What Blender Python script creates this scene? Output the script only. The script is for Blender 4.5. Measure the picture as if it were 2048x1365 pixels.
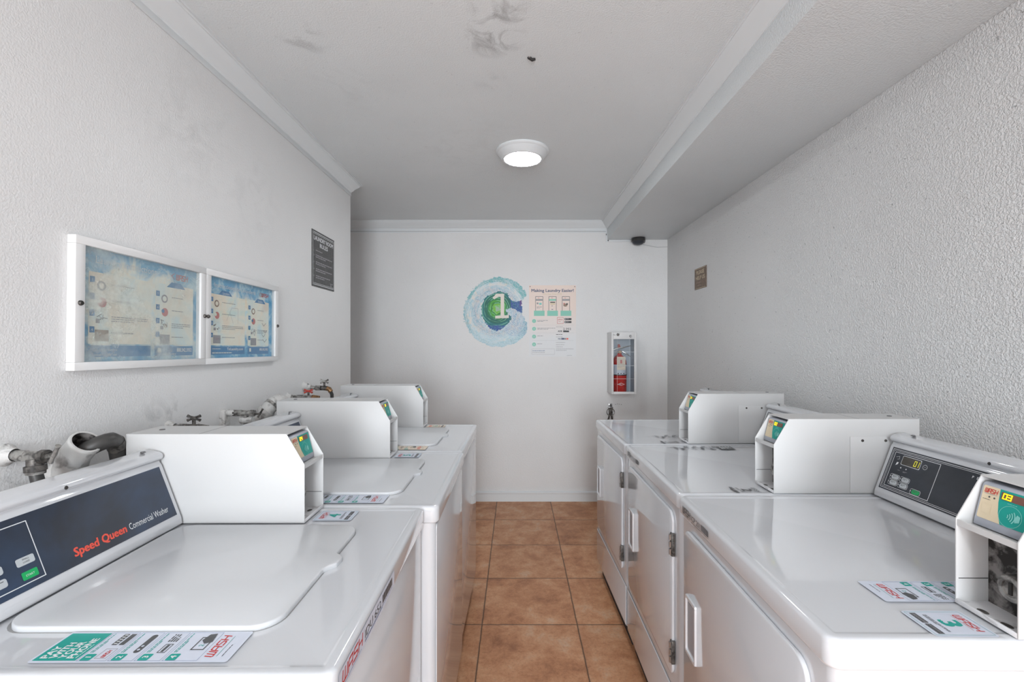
import bpy, bmesh, math, random
from mathutils import Vector, Matrix
import numpy as np

random.seed(7)
for o in list(bpy.data.objects):
    bpy.data.objects.remove(o, do_unlink=True)
scn = bpy.context.scene
COL = scn.collection

# ------------------------------------------------------------------ camera
CH = 1.378                      # camera height, looks straight along +Y
cam_d = bpy.data.cameras.new('camera')
cam = bpy.data.objects.new('camera', cam_d)
COL.objects.link(cam)
cam.location = (0, 0, CH)
cam.rotation_euler = (math.radians(90), 0, 0)
cam_d.sensor_width = 36
cam_d.lens = 914 / 2048 * 36
cam_d.shift_x = -8 / 2048
cam_d.shift_y = 4.5 / 2048
cam_d.clip_start = 0.02
scn.camera = cam

# ------------------------------------------------------------------ world and lights
world = bpy.data.worlds.new('world')
scn.world = world
world.use_nodes = True
bg = world.node_tree.nodes['Background']
bg.inputs[0].default_value = (0.86, 0.93, 1.0, 1)
bg.inputs[1].default_value = 1.2

def area(name, loc, rot, sx, sy, power, color=(1, 1, 1), spread=180):
    l = bpy.data.lights.new(name, 'AREA')
    l.shape = 'RECTANGLE'; l.size = sx; l.size_y = sy
    l.energy = power; l.color = color; l.spread = math.radians(spread)
    o = bpy.data.objects.new(name, l)
    o.location = loc; o.rotation_euler = rot
    COL.objects.link(o)
    return o
# daylight falling in through the doorway behind the camera
area('doorway_daylight', (0.1, -3.40, 1.35), (math.radians(112), 0, 0), 1.1, 1.7, 112, (0.905, 0.955, 1.0))
# added fill light below the ceiling behind the camera, no fixture, evens the brightness
rl = area('rear_fill_light', (0.05, -1.5, 2.40), (0, 0, 0), .30, .30, 30, (0.93, 0.97, 1.0))
rl.data.shape = 'DISK'

scn.view_settings.view_transform = 'Standard'
scn.view_settings.look = 'None'
scn.view_settings.gamma = 1
scn.view_settings.use_curve_mapping = False
scn.view_settings.exposure = 0.27

# ------------------------------------------------------------------ materials
def lin(c):
    if isinstance(c, (int, float)): c = (c, c, c)
    return tuple(((v / 255) / 12.92 if v / 255 <= .04045 else ((v / 255 + .055) / 1.055) ** 2.4) for v in c) + (1,)

class NT:
    def __init__(s, name):
        s.m = bpy.data.materials.new(name); s.m.use_nodes = True
        s.t = s.m.node_tree; s.p = s.t.nodes['Principled BSDF']; s.out = s.t.nodes['Material Output']
    def n(s, typ, **kw):
        nd = s.t.nodes.new(typ)
        for k, v in kw.items():
            if k in nd.inputs: nd.inputs[k].default_value = v
            else: setattr(nd, k, v)
        return nd
    def l(s, a, b): s.t.links.new(a, b)
    def coord(s):
        return s.n('ShaderNodeTexCoord').outputs['Object']
    def world_pos(s):
        return s.n('ShaderNodeNewGeometry').outputs['Position']
    def noise(s, vec, scale, detail=3, rough=.5, dist=0):
        nd = s.n('ShaderNodeTexNoise', Scale=scale, Detail=detail, Roughness=rough, Distortion=dist)
        s.l(vec, nd.inputs['Vector']); return nd.outputs['Fac']
    def ramp(s, fac, stops):
        r = s.n('ShaderNodeValToRGB'); e = r.color_ramp.elements
        while len(e) > 1: e.remove(e[-1])
        e[0].position = stops[0][0]; e[0].color = stops[0][1]
        for p, c in stops[1:]:
            x = e.new(p); x.color = c
        s.l(fac, r.inputs[0]); return r.outputs[0]
    def math(s, op, a, b=None, c=None, clamp=False):
        nd = s.n('ShaderNodeMath', operation=op); nd.use_clamp = clamp
        for i, v in enumerate((a, b, c)):
            if v is None: continue
            if isinstance(v, (int, float)): nd.inputs[i].default_value = v
            else: s.l(v, nd.inputs[i])
        return nd.outputs[0]
    def mix(s, fac, a, b):
        nd = s.n('ShaderNodeMix', data_type='RGBA')
        if isinstance(fac, (int, float)): nd.inputs[0].default_value = fac
        else: s.l(fac, nd.inputs[0])
        for i, v in ((6, a), (7, b)):
            if isinstance(v, tuple): nd.inputs[i].default_value = v
            else: s.l(v, nd.inputs[i])
        return nd.outputs[2]
    def bump(s, h, strength, dist):
        b = s.n('ShaderNodeBump', Strength=strength, Distance=dist)
        s.l(h, b.inputs['Height']); s.l(b.outputs[0], s.p.inputs['Normal']); return b

G1 = (1, 1, 1, 1); G0 = (0, 0, 0, 1)
def flat(name, col, rough=.5, metal=0, coat=0, emit=None, estr=0, spec=.5):
    t = NT(name); p = t.p
    p.inputs['Base Color'].default_value = lin(col)
    p.inputs['Roughness'].default_value = rough
    p.inputs['Metallic'].default_value = metal
    p.inputs['Coat Weight'].default_value = coat
    p.inputs['Coat Roughness'].default_value = .04
    p.inputs['Specular IOR Level'].default_value = spec
    if emit is not None:
        p.inputs['Emission Color'].default_value = lin(emit); p.inputs['Emission Strength'].default_value = estr
    return t.m

def plaster(name, col, scale, strength, dist, rough=.5, trowel=0, stains=None, specks=0, var=6):
    t = NT(name); P = t.world_pos()
    base = t.noise(P, 1.3, 4)
    col = col if isinstance(col, tuple) else (col,) * 3
    c = t.ramp(base, [(.3, lin(tuple(v - var for v in col))), (.7, lin(tuple(min(250, v + var * .4) for v in col)))])
    n1 = t.noise(P, scale, 3, .55)
    h = t.ramp(n1, [(.38, G0), (.62, G1)])
    if trowel:
        n2 = t.noise(P, 14, 5, .6, 1.6)
        h2 = t.math('MULTIPLY', n2, trowel)
        h = t.math('ADD', h, h2)
    if specks:
        n3 = t.noise(P, 85, 1)
        sp = t.ramp(n3, [(.745, G0), (.77, G1)])
        f = t.math('MULTIPLY', sp, specks)
        c = t.mix(f, c, lin(95))
    if stains:
        wp = t.noise(P, 9, 4, .65, 1.2)
        tot = None
        for (x, y, z, r, a) in stains:
            d = t.n('ShaderNodeVectorMath', operation='DISTANCE'); t.l(P, d.inputs[0]); d.inputs[1].default_value = (x, y, z)
            k = t.math('DIVIDE', d.outputs['Value'], r)
            k = t.math('SUBTRACT', 1, k, clamp=True)
            k = t.math('MULTIPLY', k, a)
            tot = k if tot is None else t.math('MAXIMUM', tot, k)
        w = t.ramp(wp, [(.46, G0), (.66, G1)])
        c = t.mix(t.math('MULTIPLY', tot, w, clamp=True), c, lin(88))
    t.l(c, t.p.inputs['Base Color'])
    t.p.inputs['Roughness'].default_value = rough
    t.bump(h, strength, dist)
    return t.m

M = {}
M['wall_left'] = plaster('left_wall_paint', 231, 190, .34, .0012, .36, trowel=.35, specks=.12, stains=[(-1.094, 1.55, 2.1, .28, .14), (-1.094, 1.9, 1.98, .25, .12), (-1.094, 1.45, 1.09, .16, .6), (-1.094, .98, 1.1, .12, .8)])
M['wall_right'] = plaster('right_wall_orange_peel', 228, 170, .9, .0026, .45, specks=.5)
M['wall_back'] = plaster('back_wall_paint', 231, 180, .35, .0014, .45, specks=.15)
M['wall_rear'] = plaster('rear_wall_paint', 232, 100, .4, .002, .5)
M['ceiling'] = plaster('ceiling_paint', (234, 239, 241), 180, .4, .0015, .5, specks=.15, var=5,
    stains=[(-.085, 1.58, 2.439, .13, .75), (-.05, 1.46, 2.439, .12, .6), (-.74, 1.585, 2.439, .10, .5), (-.10, 1.85, 2.439, .1, .15), (-.25, 2.5, 2.439, .5, .06), (-.7, 1.9, 2.439, .25, .07)])
M['soffit'] = plaster('soffit_paint', (230, 235, 237), 150, .45, .0018, .5, trowel=.4, specks=.15)
M['trim'] = flat('trim_paint', (228, 232, 234), .4)
M['enamel'] = flat('white_enamel', (208, 210, 214), .1, coat=.6)
M['lid_enamel'] = flat('lid_enamel', (204, 206, 209), .3, coat=.3)
M['box_white'] = flat('powder_coat_white', 203, .42)
M['reader_grey'] = flat('reader_grey_plastic', (172, 176, 186), .45)
M['paper'] = flat('sticker_paper', (208, 214, 227), .45)
M['paper_warm'] = flat('sticker_paper_warm', (226, 210, 192), .5)
M['teal'] = flat('print_teal', (20, 158, 146), .45)
M['red'] = flat('print_red', (196, 44, 42), .45)
M['redorange'] = flat('print_red_orange', (228, 84, 66), .45)
M['dark'] = flat('print_dark_grey', (82, 84, 86), .45)
M['black'] = flat('print_black', (38, 38, 40), .45)
M['blueline'] = flat('print_blue', (60, 100, 150), .45)
M['white_ink'] = flat('print_white', (225, 228, 230), .45)
M['cream'] = flat('print_cream', (222, 206, 176), .5)
M['lightteal'] = flat('print_light_teal', (130, 205, 196), .45)
M['led'] = flat('led_yellow', (250, 240, 30), .4, emit=(250, 235, 20), estr=1.4)
M['led_dim'] = flat('led_dim_yellow', (190, 185, 60), .4, emit=(180, 175, 30), estr=.6)
M['led_bed'] = flat('led_window', (122, 84, 74), .3)
M['led_bed_dark'] = flat('led_window_dark', (66, 62, 56), .25)
M['green_btn'] = flat('button_green', (20, 170, 95), .4)
M['btn'] = flat('button_grey', (190, 196, 200), .4)
M['gap'] = flat('shadow_gap_rubber', (48, 46, 45), .8)
M['screw'] = flat('screw_metal', (110, 110, 112), .35, metal=.7)
M['steel'] = flat('steel', (165, 165, 165), .28, metal=.9)
M['red_handle'] = flat('red_valve_handle', (178, 62, 52), .45)
M['rubber'] = flat('black_hose_rubber', (62, 61, 60), .42)
M['caulk'] = flat('caulk_line', 150, .7)
M['dome'] = flat('camera_black', (52, 52, 52), .3)
M['orange_paint'] = flat('print_peach', (238, 214, 196), .5)
M['navy_text'] = flat('print_navy', (78, 90, 120), .5)
M['mint'] = flat('print_mint', (140, 206, 186), .5)
M['ext_red'] = flat('extinguisher_red', (200, 40, 34), .25, coat=.4)
M['case_white'] = flat('case_frame_white', 228, .35)
M['cab_white'] = flat('cabinet_white', 222, .4)
M['cab_inner'] = flat('cabinet_inner_blue_grey', (190, 200, 212), .5)
M['picture_brown'] = flat('print_picture_brown', (150, 128, 112), .5)
M['picture_pink'] = flat('print_picture_pink', (206, 120, 118), .5)
M['picture_grey'] = flat('print_picture_grey', (158, 156, 160), .5)
M['tag_blue'] = flat('print_tag_blue', (62, 128, 180), .45)
M['band_blue'] = flat('print_band_blue', (74, 136, 184), .45)

def noisy(name, c1, c2, scale, rough, metal=0, bump=0, det=4, lo=.4, hi=.6, dist=.001):
    t = NT(name); v = t.coord(); f = t.noise(v, scale, det, .6, .4)
    t.l(t.ramp(f, [(lo, lin(c1)), (hi, lin(c2))]), t.p.inputs['Base Color'])
    t.p.inputs['Roughness'].default_value = rough; t.p.inputs['Metallic'].default_value = metal
    if bump: t.bump(f, bump, dist)
    return t.m
M['old_metal'] = noisy('tarnished_metal', (92, 90, 88), (168, 166, 162), 55, .42, .6, .4)
M['dark_metal'] = noisy('dark_tarnished_metal', (52, 50, 49), (112, 108, 104), 60, .45, .5, .4)
M['brass'] = noisy('brass', (92, 70, 48), (160, 122, 84), 70, .4, .7, .3)
M['painted_pipe'] = noisy('painted_pipe', (128, 126, 124), (196, 195, 193), 26, .55, 0, .5, lo=.3, hi=.48)
M['wall_patch'] = noisy('rough_plaster', (140, 138, 136), (204, 203, 201), 45, .7, 0, 1, lo=.3, hi=.5, dist=.004)
M['grimy'] = noisy('grimy_metal', (34, 30, 28), (134, 130, 128), 40, .6, .1, .3, lo=.42, hi=.6)
M['box_dirty'] = noisy('powder_coat_dusty', (170, 168, 168), (222, 222, 224), 24, .5, 0, 0, lo=.28, hi=.42)
M['panel_navy'] = noisy('panel_navy', (42, 47, 58), (52, 68, 92), 5, .3, 0, 0, lo=.35, hi=.65)  # lighter blue patches put the panel's reflection into the colour
M['panel_dark'] = noisy('panel_dark', (38, 42, 49), (48, 53, 62), 6, .35, 0, 0)
M['sign_black'] = noisy('sign_dark_grey', (70, 70, 70), (84, 84, 84), 60, .45, 0, 0)
M['sign_brown'] = noisy('sign_bronze', (104, 86, 72), (124, 104, 88), 60, .5, .2, 0)

# glass pane
def glass(name, tint, mixf, rough=.03):
    t = NT(name)
    tr = t.n('ShaderNodeBsdfTransparent'); tr.inputs[0].default_value = tint
    gl = t.n('ShaderNodeBsdfGlossy'); gl.inputs['Roughness'].default_value = rough
    lw = t.n('ShaderNodeLayerWeight', Blend=.5)
    f = t.math('ADD', t.math('MULTIPLY', t.math('POWER', lw.outputs['Facing'], 4), .6), .035 + mixf, clamp=True)
    mx = t.n('ShaderNodeMixShader'); t.l(f, mx.inputs[0]); t.l(tr.outputs[0], mx.inputs[1]); t.l(gl.outputs[0], mx.inputs[2])
    t.l(mx.outputs[0], t.out.inputs[0])
    return t.m
M['glass'] = glass('clear_pane', (.97, .98, .98, 1), .0)
# scratched hazy plastic pane
def hazed():
    t = NT('hazed_pane')
    P = t.coord()
    tr = t.n('ShaderNodeBsdfTransparent')
    df = t.n('ShaderNodeBsdfDiffuse'); df.inputs[0].default_value = lin((236, 242, 236))
    gl = t.n('ShaderNodeBsdfGlossy'); gl.inputs['Roughness'].default_value = .15
    n = t.noise(P, 11, 7, .7, 0)
    n2 = t.noise(P, 2.6, 3, .5)
    h = t.math('MULTIPLY', t.ramp(n, [(.35, G0), (.7, G1)]), t.ramp(n2, [(.35, G0), (.65, G1)]))
    h = t.math('MULTIPLY', h, .5)
    h = t.math('ADD', h, .08)
    m1 = t.n('ShaderNodeMixShader'); t.l(h, m1.inputs[0]); t.l(tr.outputs[0], m1.inputs[1]); t.l(df.outputs[0], m1.inputs[2])
    fr = t.n('ShaderNodeLayerWeight', Blend=.5)
    m2 = t.n('ShaderNodeMixShader'); t.l(t.math('ADD', t.math('MULTIPLY', t.math('POWER', fr.outputs['Facing'], 4), .3), .02), m2.inputs[0]); t.l(m1.outputs[0], m2.inputs[1]); t.l(gl.outputs[0], m2.inputs[2])
    t.l(m2.outputs[0], t.out.inputs[0])
    return t.m
M['hazed'] = hazed()

# faded sky print of the laundry posters; object coords: y = along, z = up, centred
def sky_print(name, seed, bleach):
    t = NT(name); P = t.coord()
    mp = t.n('ShaderNodeMapping'); t.l(P, mp.inputs[0]); mp.inputs['Location'].default_value = (seed, seed, seed)
    n = t.noise(mp.outputs[0], 7, 5, .6, .8)
    n2 = t.noise(mp.outputs[0], 16, 5, .65, 1.0)
    sep = t.n('ShaderNodeSeparateXYZ'); t.l(P, sep.inputs[0])
    yy = t.math('ABSOLUTE', t.math('DIVIDE', sep.outputs[1], .21))
    zz = t.math('ABSOLUTE', t.math('DIVIDE', sep.outputs[2], .14))
    e = t.math('MAXIMUM', yy, zz)
    e = t.math('ADD', e, t.math('MULTIPLY', t.math('SUBTRACT', n, .5), 2.2))
    f = t.ramp(e, [(bleach, G0), (bleach + .35, G1)])
    lightc = t.ramp(n2, [(.4, lin((228, 244, 246))), (.5, lin((248, 248, 236))), (.62, lin((252, 240, 218)))])
    bluec = t.ramp(n2, [(.35, lin((84, 160, 206))), (.52, lin((116, 182, 218))), (.64, lin((196, 226, 236)))])
    t.l(t.mix(f, lightc, bluec), t.p.inputs['Base Color'])
    t.p.inputs['Roughness'].default_value = .5
    return t.m
M['sky1'] = sky_print('faded_sky_print', 0.0, .62)
M['sky2'] = sky_print('sky_print', 3.7, .50)
def panel_print():
    t = NT('faded_panel_print'); P = t.coord()
    n = t.noise(P, 8, 5, .6, 1)
    t.l(t.ramp(n, [(.35, lin((226, 242, 242))), (.5, lin((248, 246, 232))), (.65, lin((252, 238, 218)))]), t.p.inputs['Base Color'])
    t.p.inputs['Roughness'].default_value = .5
    return t.m
M['faded'] = panel_print()

def poster_paper():
    t = NT('peach_poster_paper'); P = t.coord()
    sep = t.n('ShaderNodeSeparateXYZ'); t.l(P, sep.inputs[0])
    f = t.math('ADD', sep.outputs[2], t.math('MULTIPLY', t.noise(P, 4, 3), .1))
    # sun-bleached print: peach at the head, near white at the foot
    t.l(t.ramp(t.math('ADD', f, .2), [(.10, lin((228, 230, 232))), (.36, lin((240, 222, 212)))]), t.p.inputs['Base Color'])
    t.p.inputs['Roughness'].default_value = .5
    return t.m
M['poster_paper'] = poster_paper()

# floor: big terracotta tiles with dark grout, laid out in metres
TX, TY, OX, OY = .466, .4415, -.166, 2.237
def tiles():
    t = NT('terracotta_tile'); P = t.world_pos()
    sep = t.n('ShaderNodeSeparateXYZ'); t.l(P, sep.inputs[0])
    wob = t.math('MULTIPLY', t.math('SUBTRACT', t.noise(P, 18, 2), .5), .004)
    masks = []; ids = []
    for ax, p, o in ((0, TX, OX), (1, TY, OY)):
        a = t.math('DIVIDE', t.math('SUBTRACT', t.math('ADD', sep.outputs[ax], wob), o), p)
        fl = t.math('FLOOR', a); fr = t.math('SUBTRACT', a, fl)
        d = t.math('MINIMUM', fr, t.math('SUBTRACT', 1, fr))
        d = t.math('MULTIPLY', d, p)
        masks.append(d); ids.append(fl)
    d = t.math('MINIMUM', masks[0], masks[1])
    g = t.ramp(d, [(.0022, G1), (.0042, G0)])
    cid = t.n('ShaderNodeCombineXYZ'); t.l(ids[0], cid.inputs[0]); t.l(ids[1], cid.inputs[1])
    wn = t.n('ShaderNodeTexWhiteNoise'); t.l(cid.outputs[0], wn.inputs['Vector'])
    off = t.n('ShaderNodeVectorMath', operation='MULTIPLY_ADD'); t.l(wn.outputs['Color'], off.inputs[0]); off.inputs[1].default_value = (7, 7, 7); t.l(P, off.inputs[2])
    n1 = t.noise(off.outputs[0], 6, 10, .74, .15)
    n2 = t.noise(off.outputs[0], 90, 5, .75)
    c = t.ramp(n1, [(.32, lin((150, 98, 66))), (.46, lin((188, 132, 94))), (.56, lin((204, 152, 114))), (.70, lin((206, 172, 144)))])
    c = t.mix(t.math('MULTIPLY', t.ramp(n2, [(.5, G0), (.68, G1)]), .4), c, lin((132, 88, 60)))
    tint = t.n('ShaderNodeHueSaturation'); t.l(c, tint.inputs['Color'])
    t.l(t.math('ADD', t.math('MULTIPLY', wn.outputs['Value'], .14), .93), tint.inputs['Value'])
    c = t.mix(g, tint.outputs[0], lin((60, 48, 40)))
    t.l(c, t.p.inputs['Base Color'])
    t.p.inputs['Roughness'].default_value = .5
    hgt = t.math('SUBTRACT', t.math('MULTIPLY', n2, .3), t.math('MULTIPLY', g, 1.2))
    t.bump(hgt, .5, .002)
    return t.m
M['tiles'] = tiles()

def lamp_mat():
    t = NT('lamp_diffuser')
    t.p.inputs['Base Color'].default_value = (1, 1, 1, 1)
    t.p.inputs['Emission Color'].default_value = (.95, .98, 1, 1)
    t.p.inputs['Emission Strength'].default_value = 62
    return t.m
M['lamp'] = lamp_mat()

# ------------------------------------------------------------------ mesh builder
class B:
    def __init__(s): s.bm = bmesh.new(); s.mats = []
    def mi(s, m):
        m = M[m] if isinstance(m, str) else m
        if m not in s.mats: s.mats.append(m)
        return s.mats.index(m)
    def absorb(s, t, m, mat=None):
        i = s.mi(m)
        if mat is not None: bmesh.ops.transform(t, matrix=mat, verts=t.verts)
        vm = [s.bm.verts.new(v.co) for v in t.verts]
        t.verts.index_update()
        for f in t.faces:
            try:
                nf = s.bm.faces.new([vm[v.index] for v in f.verts]); nf.material_index = i
            except ValueError: pass
        t.free()
    def box(s, x0, x1, y0, y1, z0, z1, m, bev=0, seg=2, mat=None):
        t = bmesh.new(); bmesh.ops.create_cube(t, size=1)
        for v in t.verts:
            v.co = Vector(((x0 + x1) / 2 + v.co.x * (x1 - x0), (y0 + y1) / 2 + v.co.y * (y1 - y0), (z0 + z1) / 2 + v.co.z * (z1 - z0)))
        if bev: bmesh.ops.bevel(t, geom=t.edges[:], offset=bev, segments=seg, affect='EDGES', profile=.5)
        s.absorb(t, m, mat); return s
    def prism(s, pts, axis, a, b, m, bev=0, seg=2, mat=None, caps=True):
        # pts: 2-D outline in the two other axes (in x,y,z order); extruded along axis from a to b
        t = bmesh.new()
        def P(p, c):
            if axis == 'x': return (c, p[0], p[1])
            if axis == 'y': return (p[0], c, p[1])
            return (p[0], p[1], c)
        va = [t.verts.new(P(p, a)) for p in pts]; vb = [t.verts.new(P(p, b)) for p in pts]
        n = len(pts)
        for i in range(n): t.faces.new((va[i], va[(i + 1) % n], vb[(i + 1) % n], vb[i]))
        if caps: t.faces.new(va[::-1]); t.faces.new(vb)
        bmesh.ops.recalc_face_normals(t, faces=t.faces[:])
        if bev:
            if bev > 0: es = t.edges[:]
            bmesh.ops.bevel(t, geom=es, offset=bev, segments=seg, affect='EDGES', profile=.5)
        s.absorb(t, m, mat); return s
    def tube(s, pts, r, m, n=14, caps=True):
        t = bmesh.new(); pts = [Vector(p) for p in pts]
        rs = r if isinstance(r, (list, tuple)) else [r] * len(pts)
        rings = []; ref = None
        for i, p in enumerate(pts):
            if i == 0: d = pts[1] - p
            elif i == len(pts) - 1: d = p - pts[i - 1]
            else: d = (pts[i + 1] - p).normalized() + (p - pts[i - 1]).normalized()
            if d.length < 1e-9: d = Vector((0, 0, 1))
            d.normalize()
            if ref is None: ref = d.orthogonal().normalized()
            u = (ref - d * ref.dot(d))
            if u.length < 1e-6: u = d.orthogonal()
            u.normalize(); ref = u; w = d.cross(u)
            rings.append([t.verts.new(p + (u * math.cos(k * 2 * math.pi / n) + w * math.sin(k * 2 * math.pi / n)) * rs[i]) for k in range(n)])
        for a, b in zip(rings, rings[1:]):
            for k in range(n): t.faces.new((a[k], a[(k + 1) % n], b[(k + 1) % n], b[k]))
        if caps: t.faces.new(rings[0][::-1]); t.faces.new(rings[-1])
        bmesh.ops.recalc_face_normals(t, faces=t.faces[:])
        s.absorb(t, m); return s
    def lathe(s, prof, m, mat=None, n=40, closed=False):
        # prof: (r, z) about z
        t = bmesh.new(); rings = []
        for r, z in prof:
            if r < 1e-6: rings.append([t.verts.new((0, 0, z))])
            else: rings.append([t.verts.new((r * math.cos(k * 2 * math.pi / n), r * math.sin(k * 2 * math.pi / n), z)) for k in range(n)])
        for a, b in zip(rings, rings[1:]):
            for k in range(n):
                A = [a[k % len(a)], a[(k + 1) % len(a)], b[(k + 1) % len(b)], b[k % len(b)]]
                u = []
                for v in A:
                    if v not in u: u.append(v)
                if len(u) > 2: t.faces.new(u)
        bmesh.ops.recalc_face_normals(t, faces=t.faces[:])
        s.absorb(t, m, mat); return s
    def ngon(s, pts, m):
        i = s.mi(m); f = s.bm.faces.new([s.bm.verts.new(p) for p in pts]); f.material_index = i; return s
    def build(s, name, parent=None, smooth=35, label=None):
        me = bpy.data.meshes.new(name)
        s.bm.to_mesh(me); s.bm.free()
        for m in s.mats: me.materials.append(m)
        if smooth:
            me.polygons.foreach_set('use_smooth', [True] * len(me.polygons))
            me.set_sharp_from_angle(angle=math.radians(smooth))
        o = bpy.data.objects.new(name, me); COL.objects.link(o)
        if parent: o.parent = parent
        if label: o['label'] = label
        return o

def struct(o): o['kind'] = 'structure'; return o
def tag(o, label, cat, group=None):
    o['label'] = label; o['category'] = cat
    if group: o['group'] = group
    return o
def thing(name, label, cat, loc=(0, 0, 0), rotz=0, group=None):
    o = bpy.data.objects.new(name, None); COL.objects.link(o)
    o.empty_display_size = .05
    o.location = loc; o.rotation_euler = (0, 0, rotz)
    return tag(o, label, cat, group)

def axis_mat(p, d):
    d = Vector(d).normalized()
    return Matrix.Translation(Vector(p)) @ d.to_track_quat('Z', 'Y').to_matrix().to_4x4()

def rrect(x0, x1, y0, y1, r, n=6, corners=(1, 1, 1, 1)):
    pts = []
    for (cx, cy, a0, on) in ((x1 - r, y1 - r, 0, corners[0]), (x0 + r, y1 - r, 90, corners[1]), (x0 + r, y0 + r, 180, corners[2]), (x1 - r, y0 + r, 270, corners[3])):
        if on:
            for k in range(n + 1):
                a = math.radians(a0 + 90 * k / n); pts.append((cx + r * math.cos(a), cy + r * math.sin(a)))
        else:
            sx = 1 if a0 in (0, 270) else -1; sy = 1 if a0 in (0, 90) else -1
            pts.append((cx + sx * r, cy + sy * r))
    return pts

# ------------------------------------------------------------------ flat print on a surface
_tc = {}
def text_mesh(txt, bold=0, shear=0):
    k = (txt, bold, shear)
    if k in _tc: return _tc[k]
    c = bpy.data.curves.new('t', 'FONT'); c.body = txt; c.size = 1; c.resolution_u = 2
    c.offset = bold; c.shear = shear; c.dimensions = '2D'; c.fill_mode = 'FRONT'
    o = bpy.data.objects.new('t', c); COL.objects.link(o)
    bpy.context.view_layer.update()
    dg = bpy.context.evaluated_depsgraph_get()
    me = bpy.data.meshes.new_from_object(o.evaluated_get(dg))
    vs = [tuple(v.co[:2]) for v in me.vertices]; fs = [tuple(p.vertices) for p in me.polygons]
    bpy.data.objects.remove(o); bpy.data.curves.remove(c); bpy.data.meshes.remove(me)
    _tc[k] = (vs, fs); return _tc[k]

class Print:
    """flat shapes (s to the right, t up) on a plane given by origin o and axes s, t"""
    def __init__(s, b, o, sv, tv, lift=.0004, step=.00025):
        s.b = b; s.o = Vector(o); s.sv = Vector(sv).normalized(); s.tv = Vector(tv).normalized(); s.n = s.sv.cross(s.tv)
        s.lift = lift; s.step = step; s.q = 0
    def P(s, a, c, L): return s.o + s.sv * a + s.tv * c + s.n * (s.lift + s.step * L + s.q * 5e-6)
    def poly(s, pts, m, L=1):
        s.q = (s.q + 1) % 25        # hair-thin steps so that overlapping inks never share one plane
        s.b.ngon([s.P(x, y, L) for x, y in pts], m)
    def rect(s, x0, x1, y0, y1, m, L=1): s.poly([(x0, y0), (x1, y0), (x1, y1), (x0, y1)], m, L)
    def rr(s, x0, x1, y0, y1, r, m, L=1): s.poly(rrect(x0, x1, y0, y1, r, 4), m, L)
    def frame(s, x0, x1, y0, y1, w, m, L=1):
        s.rect(x0, x1, y0, y0 + w, m, L); s.rect(x0, x1, y1 - w, y1, m, L)
        s.rect(x0, x0 + w, y0 + w, y1 - w, m, L); s.rect(x1 - w, x1, y0 + w, y1 - w, m, L)
    def disc(s, x, y, r, m, L=1, n=20, ry=None):
        ry = ry or r
        s.poly([(x + r * math.cos(2 * math.pi * k / n), y + ry * math.sin(2 * math.pi * k / n)) for k in range(n)], m, L)
    def arc(s, x, y, r, w, a0, a1, m, L=1, n=10):
        for k in range(n):
            a = math.radians(a0 + (a1 - a0) * k / n); b = math.radians(a0 + (a1 - a0) * (k + 1) / n)
            s.poly([(x + (r) * math.cos(a), y + r * math.sin(a)), (x + (r + w) * math.cos(a), y + (r + w) * math.sin(a)),
                    (x + (r + w) * math.cos(b), y + (r + w) * math.sin(b)), (x + r * math.cos(b), y + r * math.sin(b))][::1], m, L)
    def stroke(s, pts, w, m, L=1):
        for (x0, y0), (x1, y1) in zip(pts, pts[1:]):
            dx, dy = x1 - x0, y1 - y0; l = math.hypot(dx, dy) or 1; dx /= l; dy /= l
            x0_, y0_, x1_, y1_ = x0 - dx * w / 2, y0 - dy * w / 2, x1 + dx * w / 2, y1 + dy * w / 2
            nx, ny = -dy * w / 2, dx * w / 2
            s.poly([(x0_ - nx, y0_ - ny), (x1_ - nx, y1_ - ny), (x1_ + nx, y1_ + ny), (x0_ + nx, y0_ + ny)], m, L)
    def text(s, txt, x, y, h, m, w=None, align='l', bold=0, shear=0, L=1):
        """h = cap height; w = total width to fit"""
        vs, fs = text_mesh(txt, 0, shear)
        if not vs: return
        x0 = min(v[0] for v in vs); x1 = max(v[0] for v in vs)
        ky = h / .70; kx = ky if w is None else w / (x1 - x0)
        W = (x1 - x0) * kx
        ox = x - (0 if align == 'l' else W / 2 if align == 'c' else W)
        i = s.b.mi(m)
        o = bold * h * 1.6
        for dx, dy in (((0, 0),) if not bold else ((-o, -o * .5), (o, -o * .5), (-o, o * .5), (o, o * .5))):
            s.q = (s.q + 1) % 25
            V = [s.b.bm.verts.new(s.P(ox + dx + (v[0] - x0) * kx, y + dy + v[1] * ky, L)) for v in vs]
            for f in fs:
                try: nf = s.b.bm.faces.new([V[k] for k in f]); nf.material_index = i
                except ValueError: pass
    def lines(s, x, y, w, h, n, m, L=1, gap=2.0, seed=0):
        """unreadable small print: rows of word-length dashes"""
        rnd = random.Random(seed + int(x * 1e4) + int(y * 1e4))
        for k in range(n):
            yy = y - k * h * gap; xx = x; end = x + w * (1 if k < n - 1 else .6)
            while xx < end:
                l = h * rnd.uniform(2, 6); e = min(xx + l, end)
                s.rect(xx, e, yy - h, yy, m, L); xx = e + h * .8
    def wash(s, x, y, w, h, m, L=1, slant=.12, sw=.17):
        u = w / 3.95
        def T(pts, ox): return [(x + (ox + a) * u + b * h * slant, y + b * h) for a, b in pts]
        st = sw * min(h, u * 1.2)
        for ox, strokes in ((0.1, [[(0, 1), (0, .15), (.1, 0), (.78, 0), (.78, 1)], [(.39, 0), (.39, 1)]]),
                            (1.12, [[(0, 0), (0, .85), (.12, 1), (.72, 1), (.72, 0)], [(0, .42), (.72, .42)]]),
                            (2.1, [[(.72, 1), (.1, 1), (0, .88), (0, .6), (.72, .4), (.72, .12), (.62, 0), (0, 0)]]),
                            (3.08, [[(0, 0), (0, 1)], [(.72, 0), (.72, 1)], [(0, .5), (.72, .5)]])):
            for q in strokes: s.stroke(T(q, ox), st, m, L)
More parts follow.
